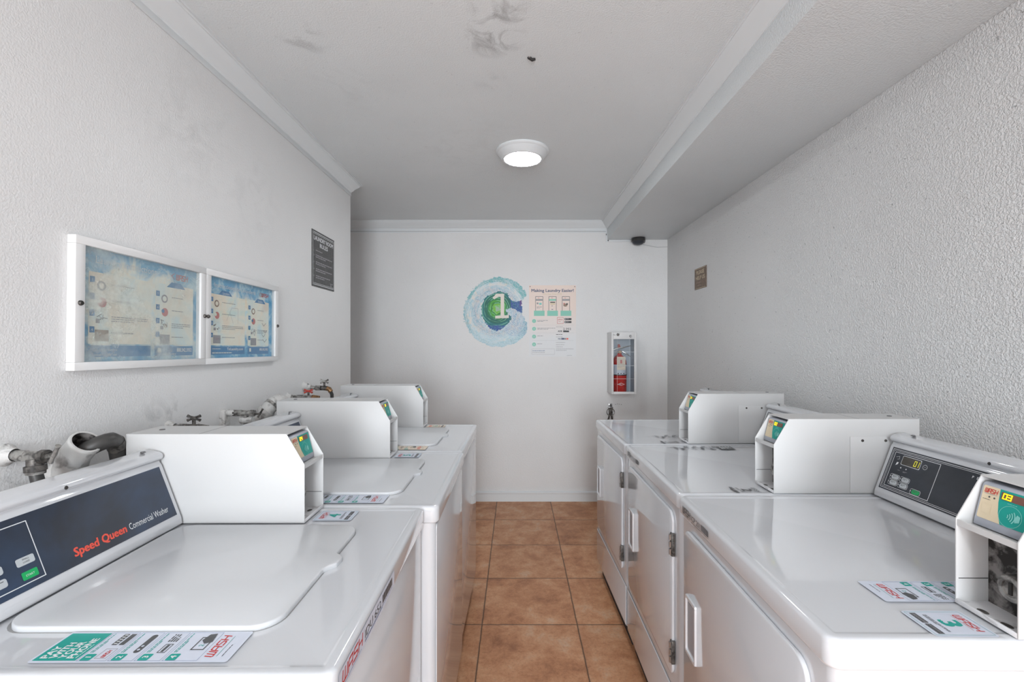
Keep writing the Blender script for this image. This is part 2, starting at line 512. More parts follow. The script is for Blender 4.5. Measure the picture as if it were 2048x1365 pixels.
    def seven(s, ch, x, y, w, h, m, L=2, sl=.08):
        seg = {'0': 'abcdef', '1': 'bc', '2': 'abged', '3': 'abgcd', '4': 'fgbc', '5': 'afgcd', '6': 'afgedc'}[ch]
        q = {'a': [(0, 1), (1, 1)], 'b': [(1, 1), (1, .5)], 'c': [(1, .5), (1, 0)], 'd': [(0, 0), (1, 0)], 'e': [(0, 0), (0, .5)], 'f': [(0, .5), (0, 1)], 'g': [(0, .5), (1, .5)]}
        for c in seg: s.stroke([(x + a * w + b * h * sl, y + b * h) for a, b in q[c]], w * .3, m, L)

# ------------------------------------------------------------------ the room
XL, XR, YB, YC, ZC = -1.094, 1.321, 3.986, 3.02, 2.439
YR = -3.3
ZS, XS = 2.281, .794
struct(B().box(-2.2, 1.5, YR - .15, YB + .15, -.12, 0, 'tiles').build('floor', smooth=0))
struct(B().box(-2.2, 1.5, YR - .15, YB + .15, ZC, ZC + .1, 'ceiling').build('ceiling', smooth=0))
struct(B().prism([(XL, YR), (XL, YC), (-2.1, YC), (-2.1, YC - .12), (XL - .14, YC - .12), (XL - .14, YR)], 'z', 0, ZC, 'wall_left').build('wall_left', smooth=0))
struct(B().box(-2.2, -2.08, YC, YB + .1, 0, ZC, 'wall_back').build('wall_alcove', smooth=0))
struct(B().box(-2.2, 1.45, YB, YB + .12, 0, ZC, 'wall_back').build('wall_back', smooth=0))
struct(B().box(XR, XR + .14, YR, YB, 0, ZC, 'wall_right').build('wall_right', smooth=0))
b = B()
b.prism([(XL - .14, 0), (-.5, 0), (-.5, 2.25), (.7, 2.25), (.7, 0), (XR + .14, 0), (XR + .14, ZC), (XL - .14, ZC)], 'y', YR - .12, YR, 'wall_rear')
struct(b.build('wall_rear', smooth=0))
b = B()
b.box(XS, XR, YR, YB, ZS, ZC, 'soffit', bev=.004)
struct(b.build('ceiling_soffit', smooth=30))

PROF = [(0, -.066), (.004, -.066), (.006, -.060), (.011, -.056), (.016, -.048), (.026, -.036), (.038, -.024), (.046, -.014), (.048, -.010), (.052, -.010), (.054, -.005), (.060, -.004), (.060, 0), (0, 0)]
def crown(name, path):
    """path: function p -> list of (x, y)"""
    t = B(); rows = []
    for p, z in PROF: rows.append([t.bm.verts.new((x, y, ZC + z)) for x, y in path(p)])
    t.mi('trim')
    for a, c in zip(rows, rows[1:] + rows[:1]):
        for k in range(len(a) - 1): t.bm.faces.new((a[k], a[k + 1], c[k + 1], c[k]))
    bmesh.ops.recalc_face_normals(t.bm, faces=t.bm.faces[:])
    return struct(t.build(name, smooth=28))
crown('trim_1', lambda p: [(XL + p, YR), (XL + p, YC + p), (-2.08, YC + p)])
crown('trim_2', lambda p: [(-2.08, YB - p), (XS - p, YB - p)])
crown('trim_3', lambda p: [(XS - p, YB - p), (XS - p, YR)])
struct(B().box(-2.08, XS - .002, YB - .004, YB, 2.341, 2.374, 'trim', bev=.001).box(-2.08, XS - .01, YB - .0062, YB, 2.352, 2.3545, 'caulk').build('trim_4'))
struct(B().box(XL, XL + .004, YR, YC + .003, 2.350, 2.374, 'trim', bev=.001).build('trim_5'))
# baseboard with a small cap
b = B(); b.prism([(YB, 0), (YB - .012, 0), (YB - .012, .068), (YB - .017, .072), (YB - .017, .082), (YB - .006, .086), (YB, .086)], 'x', -2.08, XR, 'trim')
struct(b.build('baseboard_back', smooth=20))
b = B()
for x0, x1, z0, z1 in ((-.58, -.5, 0, 2.33), (.7, .78, 0, 2.33), (-.5, .7, 2.25, 2.33)): b.box(x0, x1, YR, YR + .02, z0, z1, 'trim', bev=.003)
struct(b.build('trim_6'))

# ------------------------------------------------------------------ washers and dryers (local: front face x=0, body towards -x, y from 0 to W)
ZT = .92
def lid_mesh(b, W):
    # lid with rounded corners and a finger scoop in its front edge
    x0, x1, y0, y1 = -.572, -.128, .100, W - .138
    pts = rrect(x0, x1, y0, y1, .045, 8, (1, 1, 1, 1))
    pts = [p for p in pts]
    # insert the scoop tab on the front (x1) edge
    out = []
    n = len(pts)
    ym = .34
    tabs = [(x1, ym - .055), (x1 + .006, ym - .043), (x1 + .018, ym - .030), (x1 + .020, ym - .004), (x1 + .012, ym + .008), (x1, ym + .016)]
    # pts start at the (x1,y1) corner, going counter-clockwise; last ones are the (x1,y0) corner
    out = pts + tabs
    b.prism(out, 'z', ZT - .004, ZT + .0075, 'lid_enamel', bev=.0028)

def instruction_sticker(parent, y0, top=-.445, warm=False, mono=False, n_steps=4):
    """portrait sticker, head at -x; s = +y, t = -x"""
    w, h = .070, .286
    b = B(); pr = Print(b, (top + h, y0, ZT), (0, 1, 0), (-1, 0, 0))
    tm = 'dark' if mono else 'teal'; rm = 'dark' if mono else 'redorange' if warm else 'red'
    if not mono: pr.rr(0, w, 0, h, .004, 'paper_warm' if warm else 'paper', 0)
    else: pr.frame(0, w, 0, h, .0006, 'picture_grey', 0)
    pr.wash(.010, .028, .050, .011, rm)
    pr.rect(.012, .058, .022, .0226, tm)
    pr.lines(.012, .015, .045, .0012, 1, 'dark')
    ys = [.045, .098, .138, .176]
    hs = [.050, .037, .035, .042]
    for k in range(4):
        y = ys[k]; hh = hs[k]; num = str(4 - k)
        pr.frame(.003, w - .003, y, y + hh, .0004, 'dark' if mono else 'blueline')
        pr.rr(.004, .018, y + hh - .018, y + hh - .003, .002, tm, 1)
        pr.text(num, .011, y + hh - .0145, .008, 'white_ink', align='c', bold=.025, L=2)
        pr.lines(.021, y + hh - .004, .044, .0014, 2, 'dark' if mono else 'teal')
    # step pictures
    y = ys[0]
    pr.frame(.026, .056, y + .006, y + .026, .0018, 'dark'); pr.poly([(.044, y + .004), (.064, y + .008), (.062, y + .018), (.048, y + .022), (.040, y + .014)], 'dark', 2)
    pr.text('2', .036, y + .012, .007, tm, align='c', L=2)
    y = ys[1]
    pr.frame(.020, .040, y + .006, y + .018, .0012, 'dark'); pr.rect(.022, .038, y + .010, y + .014, 'dark'); pr.lines(.045, y + .020, .018, .0022, 4, 'dark', gap=1.7)
    y = ys[2]; pr.rr(.020, .062, y + .005, y + .014, .004, 'dark'); pr.disc(.027, y + .0095, .002, 'paper' if not mono else 'picture_grey', 2); pr.disc(.035, y + .0095, .002, 'paper' if not mono else 'picture_grey', 2)
    y = ys[3]; pr.frame(.008, .030, y + .004, y + .021, .0008, 'picture_grey'); pr.wash(.010, y + .009, .016, .005, rm)
    pr.rect(.038, .064, y + .014, y + .022, 'dark'); pr.rect(.038, .064, y + .003, y + .011, 'dark')
    for k in range(5): pr.rect(.040 + .005 * k, .042 + .005 * k, y + .015, y + .020, 'white_ink', 2)
    # head block
    pr.rect(.004, w - .004, .220, h - .004, tm)
    for k, tx in enumerate(('PAY', 'WITH', 'YOUR', 'PHONE')):
        pr.text(tx, .009, .266 - k * .0128, .0100, 'white_ink', w=(.026, .034, .036, .044)[k], bold=.03, L=2)
    pr.lines(.009, .2245, .05, .0012, 1, 'white_ink', 2)
    return b.build('instruction_sticker', parent, smooth=0, label='sticker showing four steps for paying with a phone')

def number_sticker(parent, num, yc, mono=False, warm=False):
    w, h = .070, .100
    b = B(); x0 = -.272
    pr = Print(b, (x0 + h + .004, yc - w / 2, ZT), (0, 1, 0), (-1, 0, 0))
    tm = 'dark' if mono else 'teal'; rm = 'dark' if mono else 'redorange' if warm else 'red'
    if not mono: pr.rr(0, w, 0, h, .006, 'paper_warm' if warm else 'paper', 0)
    pr.frame(.004, w - .004, .004, h - .004, .0005, 'picture_grey' if mono else 'teal')
    pr.wash(.012, h - .023, .045, .0105, rm)
    pr.rect(.014, .054, h - .027, h - .0264, rm)
    pr.text(num, .035, .040, .030, tm, align='c', bold=.035)
    pr.lines(.012, .034, .046, .0012, 3, 'dark')
    pr.rect(.007, .034, .010, .020, 'dark'); pr.rect(.037, .063, .010, .020, 'dark')
    pr.lines(.010, .0165, .05, .0012, 2, 'picture_grey', 2)
    return b.build('number_sticker', parent, smooth=0, label='white sticker with machine number ' + num)

def front_label(parent, W, txt, color, y0, w=.17):
    b = B(); pr = Print(b, (.0048, y0, .874), (0, 1, 0), (0, 0, 1))
    h = .034
    if color: pr.rr(0, w, 0, h, .003, 'paper', 0)
    k = w / .17
    pr.wash(.006 * k, .011, .052 * k, .017, 'red' if color else 'dark')
    pr.rect(.008 * k, .054 * k, .006, .0068, 'blueline' if color else 'dark')
    pr.text(txt, .064 * k, .012, .014, 'black' if color else 'dark', w=.052 * k)
    pr.lines(.064 * k, .009, .095 * k, .001, 2, 'blueline' if color else 'dark')
    pr.rect(.122 * k, .160 * k, .012, .027, 'dark' if not color else 'black')
    for q in range(6): pr.rect((.125 + q * .006) * k, (.127 + q * .006) * k, .0125, .0265, 'picture_grey', 2)
    return b.build('asset_label', parent, smooth=0, label='long narrow label with red lettering' if color else 'printed identification lettering with barcode')

def payment_box(parent, W, num, by=.116, filler=False, dx=0, rx=0):
    y1 = W - .001; y0 = y1 - by; xb, xf, xt = -.727, -.277 + dx, -.323 + dx
    z0, zs, z1 = ZT + .002, 1.070, 1.148
    th = .0025
    b = B()
    side = [(xb, z0), (xf, z0), (xf, zs), (xt, z1), (xb, z1)]
    b.prism(side, 'y', y0, y0 + th, 'box_white', bev=.0007)
    b.prism(side, 'y', y1 - th, y1, 'box_white', bev=.0007)
    b.box(xb, xt + .002, y0 + th, y1 - th, z1 - th, z1, 'box_white')
    b.box(xb, xb + th, y0 + th, y1 - th, z0, z1 - th, 'box_white')
    # front lips of the side plates
    # seam in the top, screw and embossed slot
    b.box(-.545, -.5435, y0 + .001, y1 - .001, z1 - .0005, z1 + .0003, 'caulk')
    b.box(-.70, -.655, y0 - .0015, y0 + .001, z1 - .045, z1 - .039, 'box_white', bev=.001)
    b.lathe([(0, .002), (.006, .002), (.007, 0)], 'screw', Matrix.Translation((-.68, (y0 + y1) / 2, z1)), 14)
    box = b.build('payment_box', parent, smooth=30)
    # inside sheets
    b = B()
    b.box(-.375, xf - .002, y0 + th, y1 - th, 1.0585, 1.062, 'box_white', bev=.0006)
    b.prism([(xf - .004, 1.0585), (xf - .001, 1.0585), (xf - .001, zs - .001), (xf - .004, zs - .001)], 'y', y0 + th, y1 - th, 'box_white')
    b.build('shelf', box)
    b = B()
    b.box(-.375, xf - .001, y0 + th, y1 - th, z0, z0 + .003, 'box_dirty')
    b.box(xf - .003, xf, y0 + th, y1 - th, z0, z0 + .008, 'box_dirty', bev=.0005)
    for yy in (.33, .7):
        b.lathe([(0, .0033), (.0075, .0033)], 'dark_metal', Matrix.Translation((-.300, y0 + by * yy, z0)) @ Matrix.Diagonal((.8, 1.2, 1, 1)), 20)
    b.box(-.340, xf - .004, y1 - th - .0006, y1 - th, z0 + .043, z0 + .0442, 'screw')
    b.box(-.340, xf - .004, y0 + th, y0 + th + .0006, z0 + .043, z0 + .0442, 'screw')
    b.build('bottom_plate', box)
    b = B()
    b.box(-.346, -.341, y0 + th, y1 - th, z0, 1.0585, 'grimy')
    b.build('vault_panel', box)
    # coin vault lock
    b = B()
    m = axis_mat((-.341, (y0 + y1) / 2 + (.018 if dx else 0), z0 + .060), (1, 0, 0))
    b.lathe([(.022, 0), (.022, .030), (.0200, .0335), (.013, .0340), (.012, .032), (0, .032)], 'old_metal', m, 26)
    b.box(-.0028, .0028, -.010, .010, .030, .0345, 'gap', bev=.0008, mat=m)
    b.build('vault_lock', box, label='round steel lock')
    # card reader
    b = B(); ya, yb = y0 + th + .004, y1 - th - .004
    prof = [(u + rx, v) for u, v in ((-.385, 1.064), (-.300, 1.064), (-.302, 1.076), (-.317, 1.134), (-.322, 1.138), (-.385, 1.138))]
    b.prism(prof, 'y', ya, yb, 'reader_grey', bev=.002)
    b.build('card_reader', box, label='grey plastic card reader')
    # face
    A = Vector((-.3025 + rx, ya + .004, 1.078)); T = Vector((-.3172 + rx, ya + .004, 1.1335)) - A; H = T.length - .001; Wd = yb - ya - .008
    b = B(); pr = Print(b, A, (0, 1, 0), T, lift=.0006)
    pr.rr(0, Wd, 0, H, .003, 'cream', 0)
    pr.poly([(Wd * .33, H), (Wd * .35, H * .6), (Wd * .39, H * .3), (Wd * .47, 0), (Wd, 0), (Wd, H)], 'teal', 1)
    pr.wash(Wd * .04, H * .80, Wd * .26, H * .12, 'red', 2)
    pr.rect(Wd * .05, Wd * .30, H * .76, H * .768, 'blueline', 2)
    pr.disc(Wd * .16, H * .68, .0016, 'dark', 2); pr.disc(Wd * .26, H * .68, .0016, 'dark', 2)
    pr.lines(Wd * .04, H * .60, Wd * .26, .0008, 1, 'dark', 2)
    pr.rect(Wd * .06, Wd * .24, H * .18, H * .46, 'cream', 2)
    pr.arc(Wd * .62, H * .30, H * .30, .0007, 0, 360, 'lightteal', 2, 24)
    for k in range(4): pr.arc(Wd * .53, H * .30, .0035 + .0035 * k, .0017, -38, 38, 'lightteal', 3, 6)
    pr.poly([(Wd * .72, H * .18), (Wd * .80, H * .22), (Wd * .80, H * .38), (Wd * .74, H * .42), (Wd * .71, H * .30)], 'lightteal', 3)
    pr.lines(Wd * .52, H * .66, Wd * .3, .0009, 1, 'lightteal', 3)
    b.build('reader_label', box, smooth=0, label='teal and cream faceplate sticker with tap symbol')
    b = B(); pr = Print(b, A, (0, 1, 0), T, lift=.0018)
    pr.rect(Wd * .38, Wd * .90, H * .72, H * .94, 'led_bed', 0)
    pr.seven('0', Wd * .42, H * .755, .0052, H * .15, 'led'); pr.seven(num, Wd * .51, H * .755, .0052, H * .15, 'led')
    b.build('display', box, smooth=0, label='brown display window with yellow digits')
    if filler:
        b = B()
        b.box(-.735, -.515, y1 + .0006, y1 + .0026, .924, 1.095, 'box_white', bev=.0008)
        for xx in (-.552, -.622):
            b.lathe([(0, .002), (.0035, .002), (.0042, 0)], 'dark_metal', axis_mat((xx - .0, y1 + .0026, 1.083), (0, 1, 0)), 12)
        b.build('cover_plate', box, label='flat white cover plate with two dark screws')
    return box

def console(parent, W, by, kind):
    y0, y1 = .004, W - by - .007
    prof = [(-.583, ZT + .003), (-.580, ZT + .006), (-.582, .940), (-.632, 1.074), (-.637, 1.080), (-.637, 1.084), (-.630, 1.088), (-.627, 1.094), (-.630, 1.101), (-.638, 1.106), (-.668, 1.112), (-.676, 1.108), (-.700, 1.0), (-.706, ZT + .003)]
    b = B(); b.prism(prof, 'y', y0, y1, 'enamel', bev=.0022)
    b.lathe([(0, .0012), (.0032, .0012), (.004, 0)], 'gap', axis_mat((-.6275, (y0 + y1) / 2 + .01, 1.0935), (1, 0, .2)), 14)
    b.lathe([(0, .003), (.005, .002), (.006, 0)], 'screw', Matrix.Translation((-.655, y1 - .03, 1.110)), 14)
    b.lathe([(0, .003), (.005, .002), (.006, 0)], 'screw', Matrix.Translation((-.655, y0 + .05, 1.110)), 14)
    con = b.build('console', parent, smooth=40)
    # seam under the console
    A = Vector((-.582, y0 + .012, .942)); T = (Vector((-.632, y0 + .012, 1.074)) - A); H = T.length; T.normalize()
    Wd = y1 - y0 - .024
    b = B(); pr = Print(b, A, (0, 1, 0), T, lift=.0005)
    f0, f1 = .010, H - .004
    if kind == 'washer':
        pr.rect(0, Wd, f0, f1, 'panel_navy', 0)
        e = Wd - .02
        pr.text('Speed Queen', e - .238, f0 + .016, .0165, 'redorange', w=.118, bold=.03, shear=.1)
        pr.text('Commercial Washer', e - .112, f0 + .016, .0145, 'white_ink', w=.112)
        xr = e - .295
        pr.frame(xr - .17, xr, f0 + .010, f1 - .012, .0016, 'white_ink')
        for r in range(3):
            for c in range(2):
                x = xr - .150 + c * .062; y = f0 + .022 + r * .022
                pr.rr(x + .002, x + .030, y - .001, y + .0135, .004, 'btn'); pr.disc(x - .005, y + .006, .0018, 'white_ink')
                pr.lines(x + .006, y + .010, .020, .0012, 2, 'dark', 2)
        pr.rr(xr - .036, xr - .010, f0 + .017, f0 + .031, .002, 'green_btn', 2)
        pr.text('START', xr - .023, f0 + .022, .0035, 'white_ink', align='c', L=3)
        pr.rr(xr - .038, xr - .008, f0 + .042, f0 + .056, .003, 'btn', 2)
        pr.text('SMALL', xr - .022, f0 + .0505, .0028, 'dark', align='c', L=3); pr.text('LOAD', xr - .022, f0 + .0455, .0028, 'dark', align='c', L=3)
        pr.rr(xr - .12, xr - .07, f1 - .036, f1 - .020, .002, 'led_bed_dark')
        pr.seven('0', xr - .09, f1 - .033, .005, .010, 'led_dim')
    else:
        pr.rect(0, Wd, f0, f1, 'panel_dark', 0)
        pr.frame(.004, Wd - .004, f0 + .004, f1 - .004, .0012, 'white_ink')
        pr.frame(.008, Wd - .008, f0 + .008, f1 - .008, .0008, 'white_ink')
        pr.frame(.014, .158, f0 + .012, f1 - .012, .0013, 'white_ink')
        pr.rr(.043, .104, f1 - .044, f1 - .017, .003, 'white_ink', 1); pr.rr(.0442, .1028, f1 - .0428, f1 - .0182, .003, 'led_bed_dark', 2)
        pr.seven('0', .084, f1 - .038, .0065, .014, 'led_dim', 3); pr.seven('1', .092, f1 - .038, .0065, .014, 'led_dim', 3)
        pr.arc(.118, f1 - .032, .006, .0008, 0, 360, 'white_ink', 1, 16); pr.rect(.1165, .1195, f1 - .0325, f1 - .0315, 'white_ink')
        pr.stroke([(.022, f1 - .026), (.032, f1 - .022), (.034, f1 - .030), (.028, f1 - .032)], .0007, 'white_ink')
        pr.poly([(.028, f1 - .050), (.034, f1 - .046), (.036, f1 - .040), (.030, f1 - .040)], 'white_ink')
        for x in (.048, .066): pr.disc(x, f1 - .053, .0020, 'white_ink'); pr.lines(x - .007, f1 - .061, .013, .0010, 1 if x < .05 else 2, 'picture_grey')
        for (x, y, mt) in ((.030, .040, 'btn'), (.064, .040, 'btn'), (.030, .023, 'btn'), (.064, .023, 'btn'), (.106, .018, 'green_btn')):
            pr.rr(x - .006, x + .026, f0 + y - .004, f0 + y + .0115, .005, 'white_ink', 1); pr.rr(x - .0052, x + .0252, f0 + y - .0032, f0 + y + .0107, .0045, 'panel_dark', 2)
            pr.rr(x, x + .024, f0 + y - .0022, f0 + y + .0097, .005, mt, 3); pr.disc(x - .0035, f0 + y + .004, .0014, 'white_ink', 3)
            pr.lines(x + .004, f0 + y + .007, .014, .0012, 2, 'dark', 4)
        for k, c in enumerate('PERM'): pr.text(c, .243 + k * .0115, f1 - .023, .0065, 'white_ink')
    b.build('control_panel', con, smooth=0, label='dark control panel with white lettering and buttons')
    return con

def cabinet_common(parent, W, D=.71):
    # body: rounded box; top: overhanging panel with rolled rim
    b = B()
    b.prism(rrect(-D + .01, -.006, .003, W - .003, .022, 5), 'z', .09, .872, 'enamel')
    b.build('cabinet', parent, smooth=35)
    b = B(); b.box(-D + .05, -.035, .02, W - .02, .0, .095, 'gap'); b.build('base', parent, label='dark recessed base')
    b = B()
    # rolled rim, then a slightly sunken deck
    rows = []; b.mi('enamel')
    for ins, z in ((.02, .872), (.004, .872), (.001, .8735), (0, .877), (0, ZT - .009), (.0008, ZT - .0055), (.0027, ZT - .0026), (.0055, ZT - .0007), (.009, ZT), (.017, ZT), (.020, ZT - .0006), (.023, ZT - .0018), (.026, ZT - .002)):
        rows.append([b.bm.verts.new((x, y, z)) for x, y in rrect(-D + ins, .004 - ins, ins, W - ins, max(.022 - ins, .004), 6)])
    n = len(rows[0])
    for A_, B_ in zip(rows, rows[1:]):
        for k in range(n): b.bm.faces.new((A_[k], A_[(k + 1) % n], B_[(k + 1) % n], B_[k]))
    b.bm.faces.new(rows[0][::-1]); b.bm.faces.new(rows[-1])
    bmesh.ops.recalc_face_normals(b.bm, faces=b.bm.faces[:])
    b.build('top_panel', parent, smooth=50)

def washer(loc, rot, num, label, asset=None, instr=True, warm=False):
    W = .648
    t = thing('washing_machine', label, 'washing machine', loc, rot, 'top-loading washers in the left row')
    cabinet_common(t, W)
    b = B(); lid_mesh(b, W); b.build('lid', t, smooth=50)
    b = B()
    pts = rrect(-.578, -.1265, .0985, W - .1365, .046, 8); b.prism(pts, 'z', ZT - .0022, ZT - .0014, 'caulk')
    b.build('lid_seam', t)
    # front panel frame edge
    b = B(); b.prism(rrect(.018, W - .018, .10, .862, .012, 3), 'x', -.006, -.003, 'enamel', bev=.001); b.build('front_panel', t, smooth=40)
    console(t, W, .116, 'washer')
    payment_box(t, W, num)
    number_sticker(t, num, W - .062, warm=warm)
    instruction_sticker(t, .028, top=-.445, warm=warm)
    if asset: front_label(t, W, asset, True, .02, .30)
    return t

def dryer(loc, rot, num, label, asset, instr_y, mono, last=False):
    W = .675
    t = thing('tumble_dryer', label, 'dryer', loc, rot, 'front-loading dryers in the right row')
    cabinet_common(t, W)
    # lower service panel
    b = B(); b.prism(rrect(.012, W - .012, .095, .272, .006, 3), 'x', -.006, -.0025, 'enamel', bev=.001)
    b.box(-.0056, -.0051, .003, W - .003, .2745, .2785, 'caulk'); b.build('service_panel', t, smooth=40)
    # door
    b = B(); b.prism(rrect(.048, W - .060, .318, .842, .034, 8), 'x', -.006, .0035, 'enamel', bev=.003)
    d = b.build('door', t, smooth=50)
    # recessed pull handle: raised chamfered rim around a slot
    b = B(); y0, y1, z0, z1 = .070, .144, .500, .664
    o = rrect(y0, y1, z0, z1, .006, 4); i1 = rrect(y0 + .0085, y1 - .0085, z0 + .010, z1 - .010, .005, 4)
    m = b.mi('enamel'); mg = b.mi('lid_enamel')
    def ring(pts, x): return [b.bm.verts.new((x, p[0], p[1])) for p in pts]
    r0 = ring(o, .0035); r1 = ring(rrect(y0 + .001, y1 - .001, z0 + .001, z1 - .001, .0055, 4), .0085); r2 = ring(rrect(y0 + .0065, y1 - .0065, z0 + .008, z1 - .008, .005, 4), .0085); r3 = ring(i1, .0040)
    n = len(o)
    for A_, B_ in ((r0, r1), (r1, r2), (r2, r3)):
        for k in range(n): b.bm.faces.new((A_[k], A_[(k + 1) % n], B_[(k + 1) % n], B_[k]))
    f = b.bm.faces.new(r3); f.material_index = b.mi('gap') if False else mg
    b.prism(rrect(y0 + .012, y1 - .014, z0 + .016, z1 - .016, .006, 3), 'x', .0041, .0046, 'picture_grey')
    bmesh.ops.recalc_face_normals(b.bm, faces=b.bm.faces[:])
    b.build('handle', d, smooth=40)
    for zc in (.742, .402):
        b = B(); b.box(-.004, .008, W - .067, W - .052, zc - .036, zc + .036, 'dark_metal', bev=.001)
        for k in (-1, 0, 1): b.tube([(.009, W - .060, zc + k * .023 - .009), (.009, W - .060, zc + k * .023 + .009)], .0045, 'steel', 10)
        b.build('hinge', d, label='dark metal hinge')
    console(t, W, .103 if last else .110, 'dryer')
    payment_box(t, W, num, .103 if last else .110, filler=not last, dx=-.008, rx=-.010)
    number_sticker(t, num, W - .045 if not mono else W - .040, mono=mono)
    instruction_sticker(t, instr_y, top=-.453, mono=mono)
    if asset: front_label(t, W, asset, False, .034, .20)
    return t

R = math.radians
washer((-.256, .628, 0), R(.3), '4', 'white washer nearest the camera, its red-lettered front label and long teal phone sticker in view', 'IDU 652')
washer((-.222, 1.280, 0), R(.0), '5', 'middle white washer of the left row, behind the nearest one, number 5 on its top')
washer((-.232, 1.932, 0), R(-.9), '6', 'farthest white washer of the left row, peach number sticker on top', warm=True)
PI = math.pi
dryer((.492, 1.378, 0), PI + R(-.4), '3', 'white dryer nearest the camera on the right, teal number 3 sticker and lit 03 display', 'ICP 201', .498, False, last=True)
dryer((.497, 2.060, 0), PI + R(0), '2', 'middle white dryer of the right row, grey number 2 on its top', 'ICP 202', .030, True)
dryer((.480, 2.741, 0), PI + R(1.4), '1', 'farthest white dryer of the right row, standing below the fire extinguisher cabinet', None, .47, True)

# ------------------------------------------------------------------ ceiling light
t = thing('ceiling_light', 'round white flush ceiling light, switched on', 'ceiling light', (.036, 2.52, ZC))
b = B(); b.lathe([(.145, 0), (.147, -.006), (.143, -.012), (.137, -.014), (.134, -.016), (.120, -.040), (.117, -.041), (.115, -.045), (.108, -.048), (.101, -.047), (.101, -.03)], 'trim', n=64)
b.build('rim', t, smooth=50)
b = B(); b.lathe([(.1012, -.040), (.098, -.046), (.07, -.0515), (.035, -.054), (0, -.055)], 'lamp', n=48)
b.build('diffuser', t, smooth=60, label='glowing white diffuser')

# black screw anchor on the ceiling
b = B(); b.tube([(.046, 1.695, ZC - .002), (.060, 1.70, ZC - .006), (.072, 1.70, ZC - .003)], [.004, .006, .004], 'gap', 10); b.lathe([(0, -.004), (.007, -.003), (.009, 0)], 'screw', Matrix.Translation((.050, 1.697, ZC)), 14)
tag(b.build('screw_anchor'), 'small black screw anchor stuck in the ceiling nearer than the light', 'screw anchor')

# ------------------------------------------------------------------ fire extinguisher cabinet
X0, X1, ZB, ZTP, DP = .795, 1.003, .954, 1.470, .185
YF = YB - DP
t = thing('extinguisher_cabinet', 'white wall cabinet with clear window holding a fire extinguisher', 'fire extinguisher cabinet', (0, 0, 0))
b = B(); w = .004
b.box(X0, X0 + w, YF + .012, YB, ZB, ZTP, 'cab_white', bev=.001)
b.box(X1 - w, X1, YF + .012, YB, ZB, ZTP, 'cab_white', bev=.001)
b.box(X0 + w, X1 - w, YF + .012, YB, ZTP - w, ZTP, 'cab_white')
b.box(X0 + w, X1 - w, YF + .012, YB, ZB, ZB + w, 'cab_white')
b.box(X0 + w, X1 - w, YB - .004, YB, ZB + w, ZTP - w, 'cab_inner')
b.box(X0 + w, X0 + w + .001, YF + .02, YB - .004, ZB + w, ZTP - w, 'cab_inner')
b.box(X1 - w - .001, X1 - w, YF + .02, YB - .004, ZB + w, ZTP - w, 'cab_inner')
b.build('case', t)
WX0, WX1, WZ0, WZ1 = .812, .984, .974, 1.412
b = B()
b.box(X0, WX0, YF, YF + .012, ZB, ZTP, 'cab_white', bev=.002); b.box(WX1, X1, YF, YF + .012, ZB, ZTP, 'cab_white', bev=.002)
b.box(WX0, WX1, YF, YF + .012, WZ1, ZTP, 'cab_white', bev=.0015); b.box(WX0, WX1, YF, YF + .012, ZB, WZ0, 'cab_white', bev=.0015)
dr = b.build('door', t)
b = B(); b.lathe([(0, .010), (.006, .010), (.0095, .006), (.0105, 0)], 'steel', axis_mat((.952, YF, 1.437), (0, -1, 0)), 20); b.build('lock', dr, label='round steel lock')
b = B(); b.lathe([(0, .012), (.007, .011), (.011, .004), (.012, 0)], 'dark_metal', axis_mat((.848, YF, 1.450), (0, -1, 0)), 16); b.tube([(.848, YF - .008, 1.456), (.862, YF - .012, 1.463)], .003, 'steel', 8); b.tube([(.808, YF - .002, 1.451), (.815, YF - .004, 1.447), (.828, YF - .003, 1.448)], .0014, 'screw', 6)
b.build('latch', dr, label='small dark latch')
b = B(); b.box(WX0, WX1, YF + .005, YF + .0075, WZ0, WZ1, 'glass')
pn = b.build('window_pane', dr, smooth=0)
b = B()
for z in (1.08, 1.19, 1.305): b.box(WX0, WX1, YF + .0042, YF + .005, z, z + .0018, 'white_ink')
for x in (.842, .945): b.box(x, x + .0013, YF + .0042, YF + .005, WZ0, WZ1, 'white_ink')
b.build('score_lines', dr, smooth=0)
# the extinguisher inside
t = thing('fire_extinguisher', 'red fire extinguisher with white tag inside the wall cabinet', 'fire extinguisher', (.866, YB - .085, ZB + .004)); t.scale = (1.15, 1.15, 1); t.location.x = .882
b = B(); b.lathe([(0, .004), (.046, .004), (.052, .012), (.053, .24), (.050, .272), (.040, .298), (.022, .318), (.016, .325), (.016, .335), (0, .335)], 'ext_red', n=36); body = b.build('cylinder', t, smooth=50)
b = B(); b.lathe([(.0538, .150), (.0542, .152), (.0542, .238), (.0538, .240)], 'paper', n=36); b.lathe([(.0545, .148), (.0545, .156)], 'black', n=36)
pr = Print(b, (-.028, -.0535, .060), (1, 0, 0), (0, 0, 1), lift=.002)
for k in range(3): pr.disc(.008 + k * .02, .105, .0045, 'black', 0)
b.build('instruction_band', body, label='white printed band')
b = B(); pr = Print(b, (-.028, -.0535, .060), (1, 0, 0), (0, 0, 1), lift=.002)
pr.poly([(0, .015), (.028, .003), (.056, .015), (.028, .027)], 'white_ink', 0); pr.poly([(.005, .015), (.028, .0055), (.051, .015), (.028, .0245)], 'red', 1); pr.lines(.012, .0175, .032, .003, 1, 'white_ink', 2)
b.build('emblem', body, smooth=0)
b = B(); b.tube([(0, 0, .335), (0, 0, .352)], .015, 'old_metal', 16); b.lathe([(0, .012), (.012, .012), (.012, 0)], 'brass', axis_mat((.0, -.012, .345), (0, -1, 0)), 16)
b.build('valve', t)
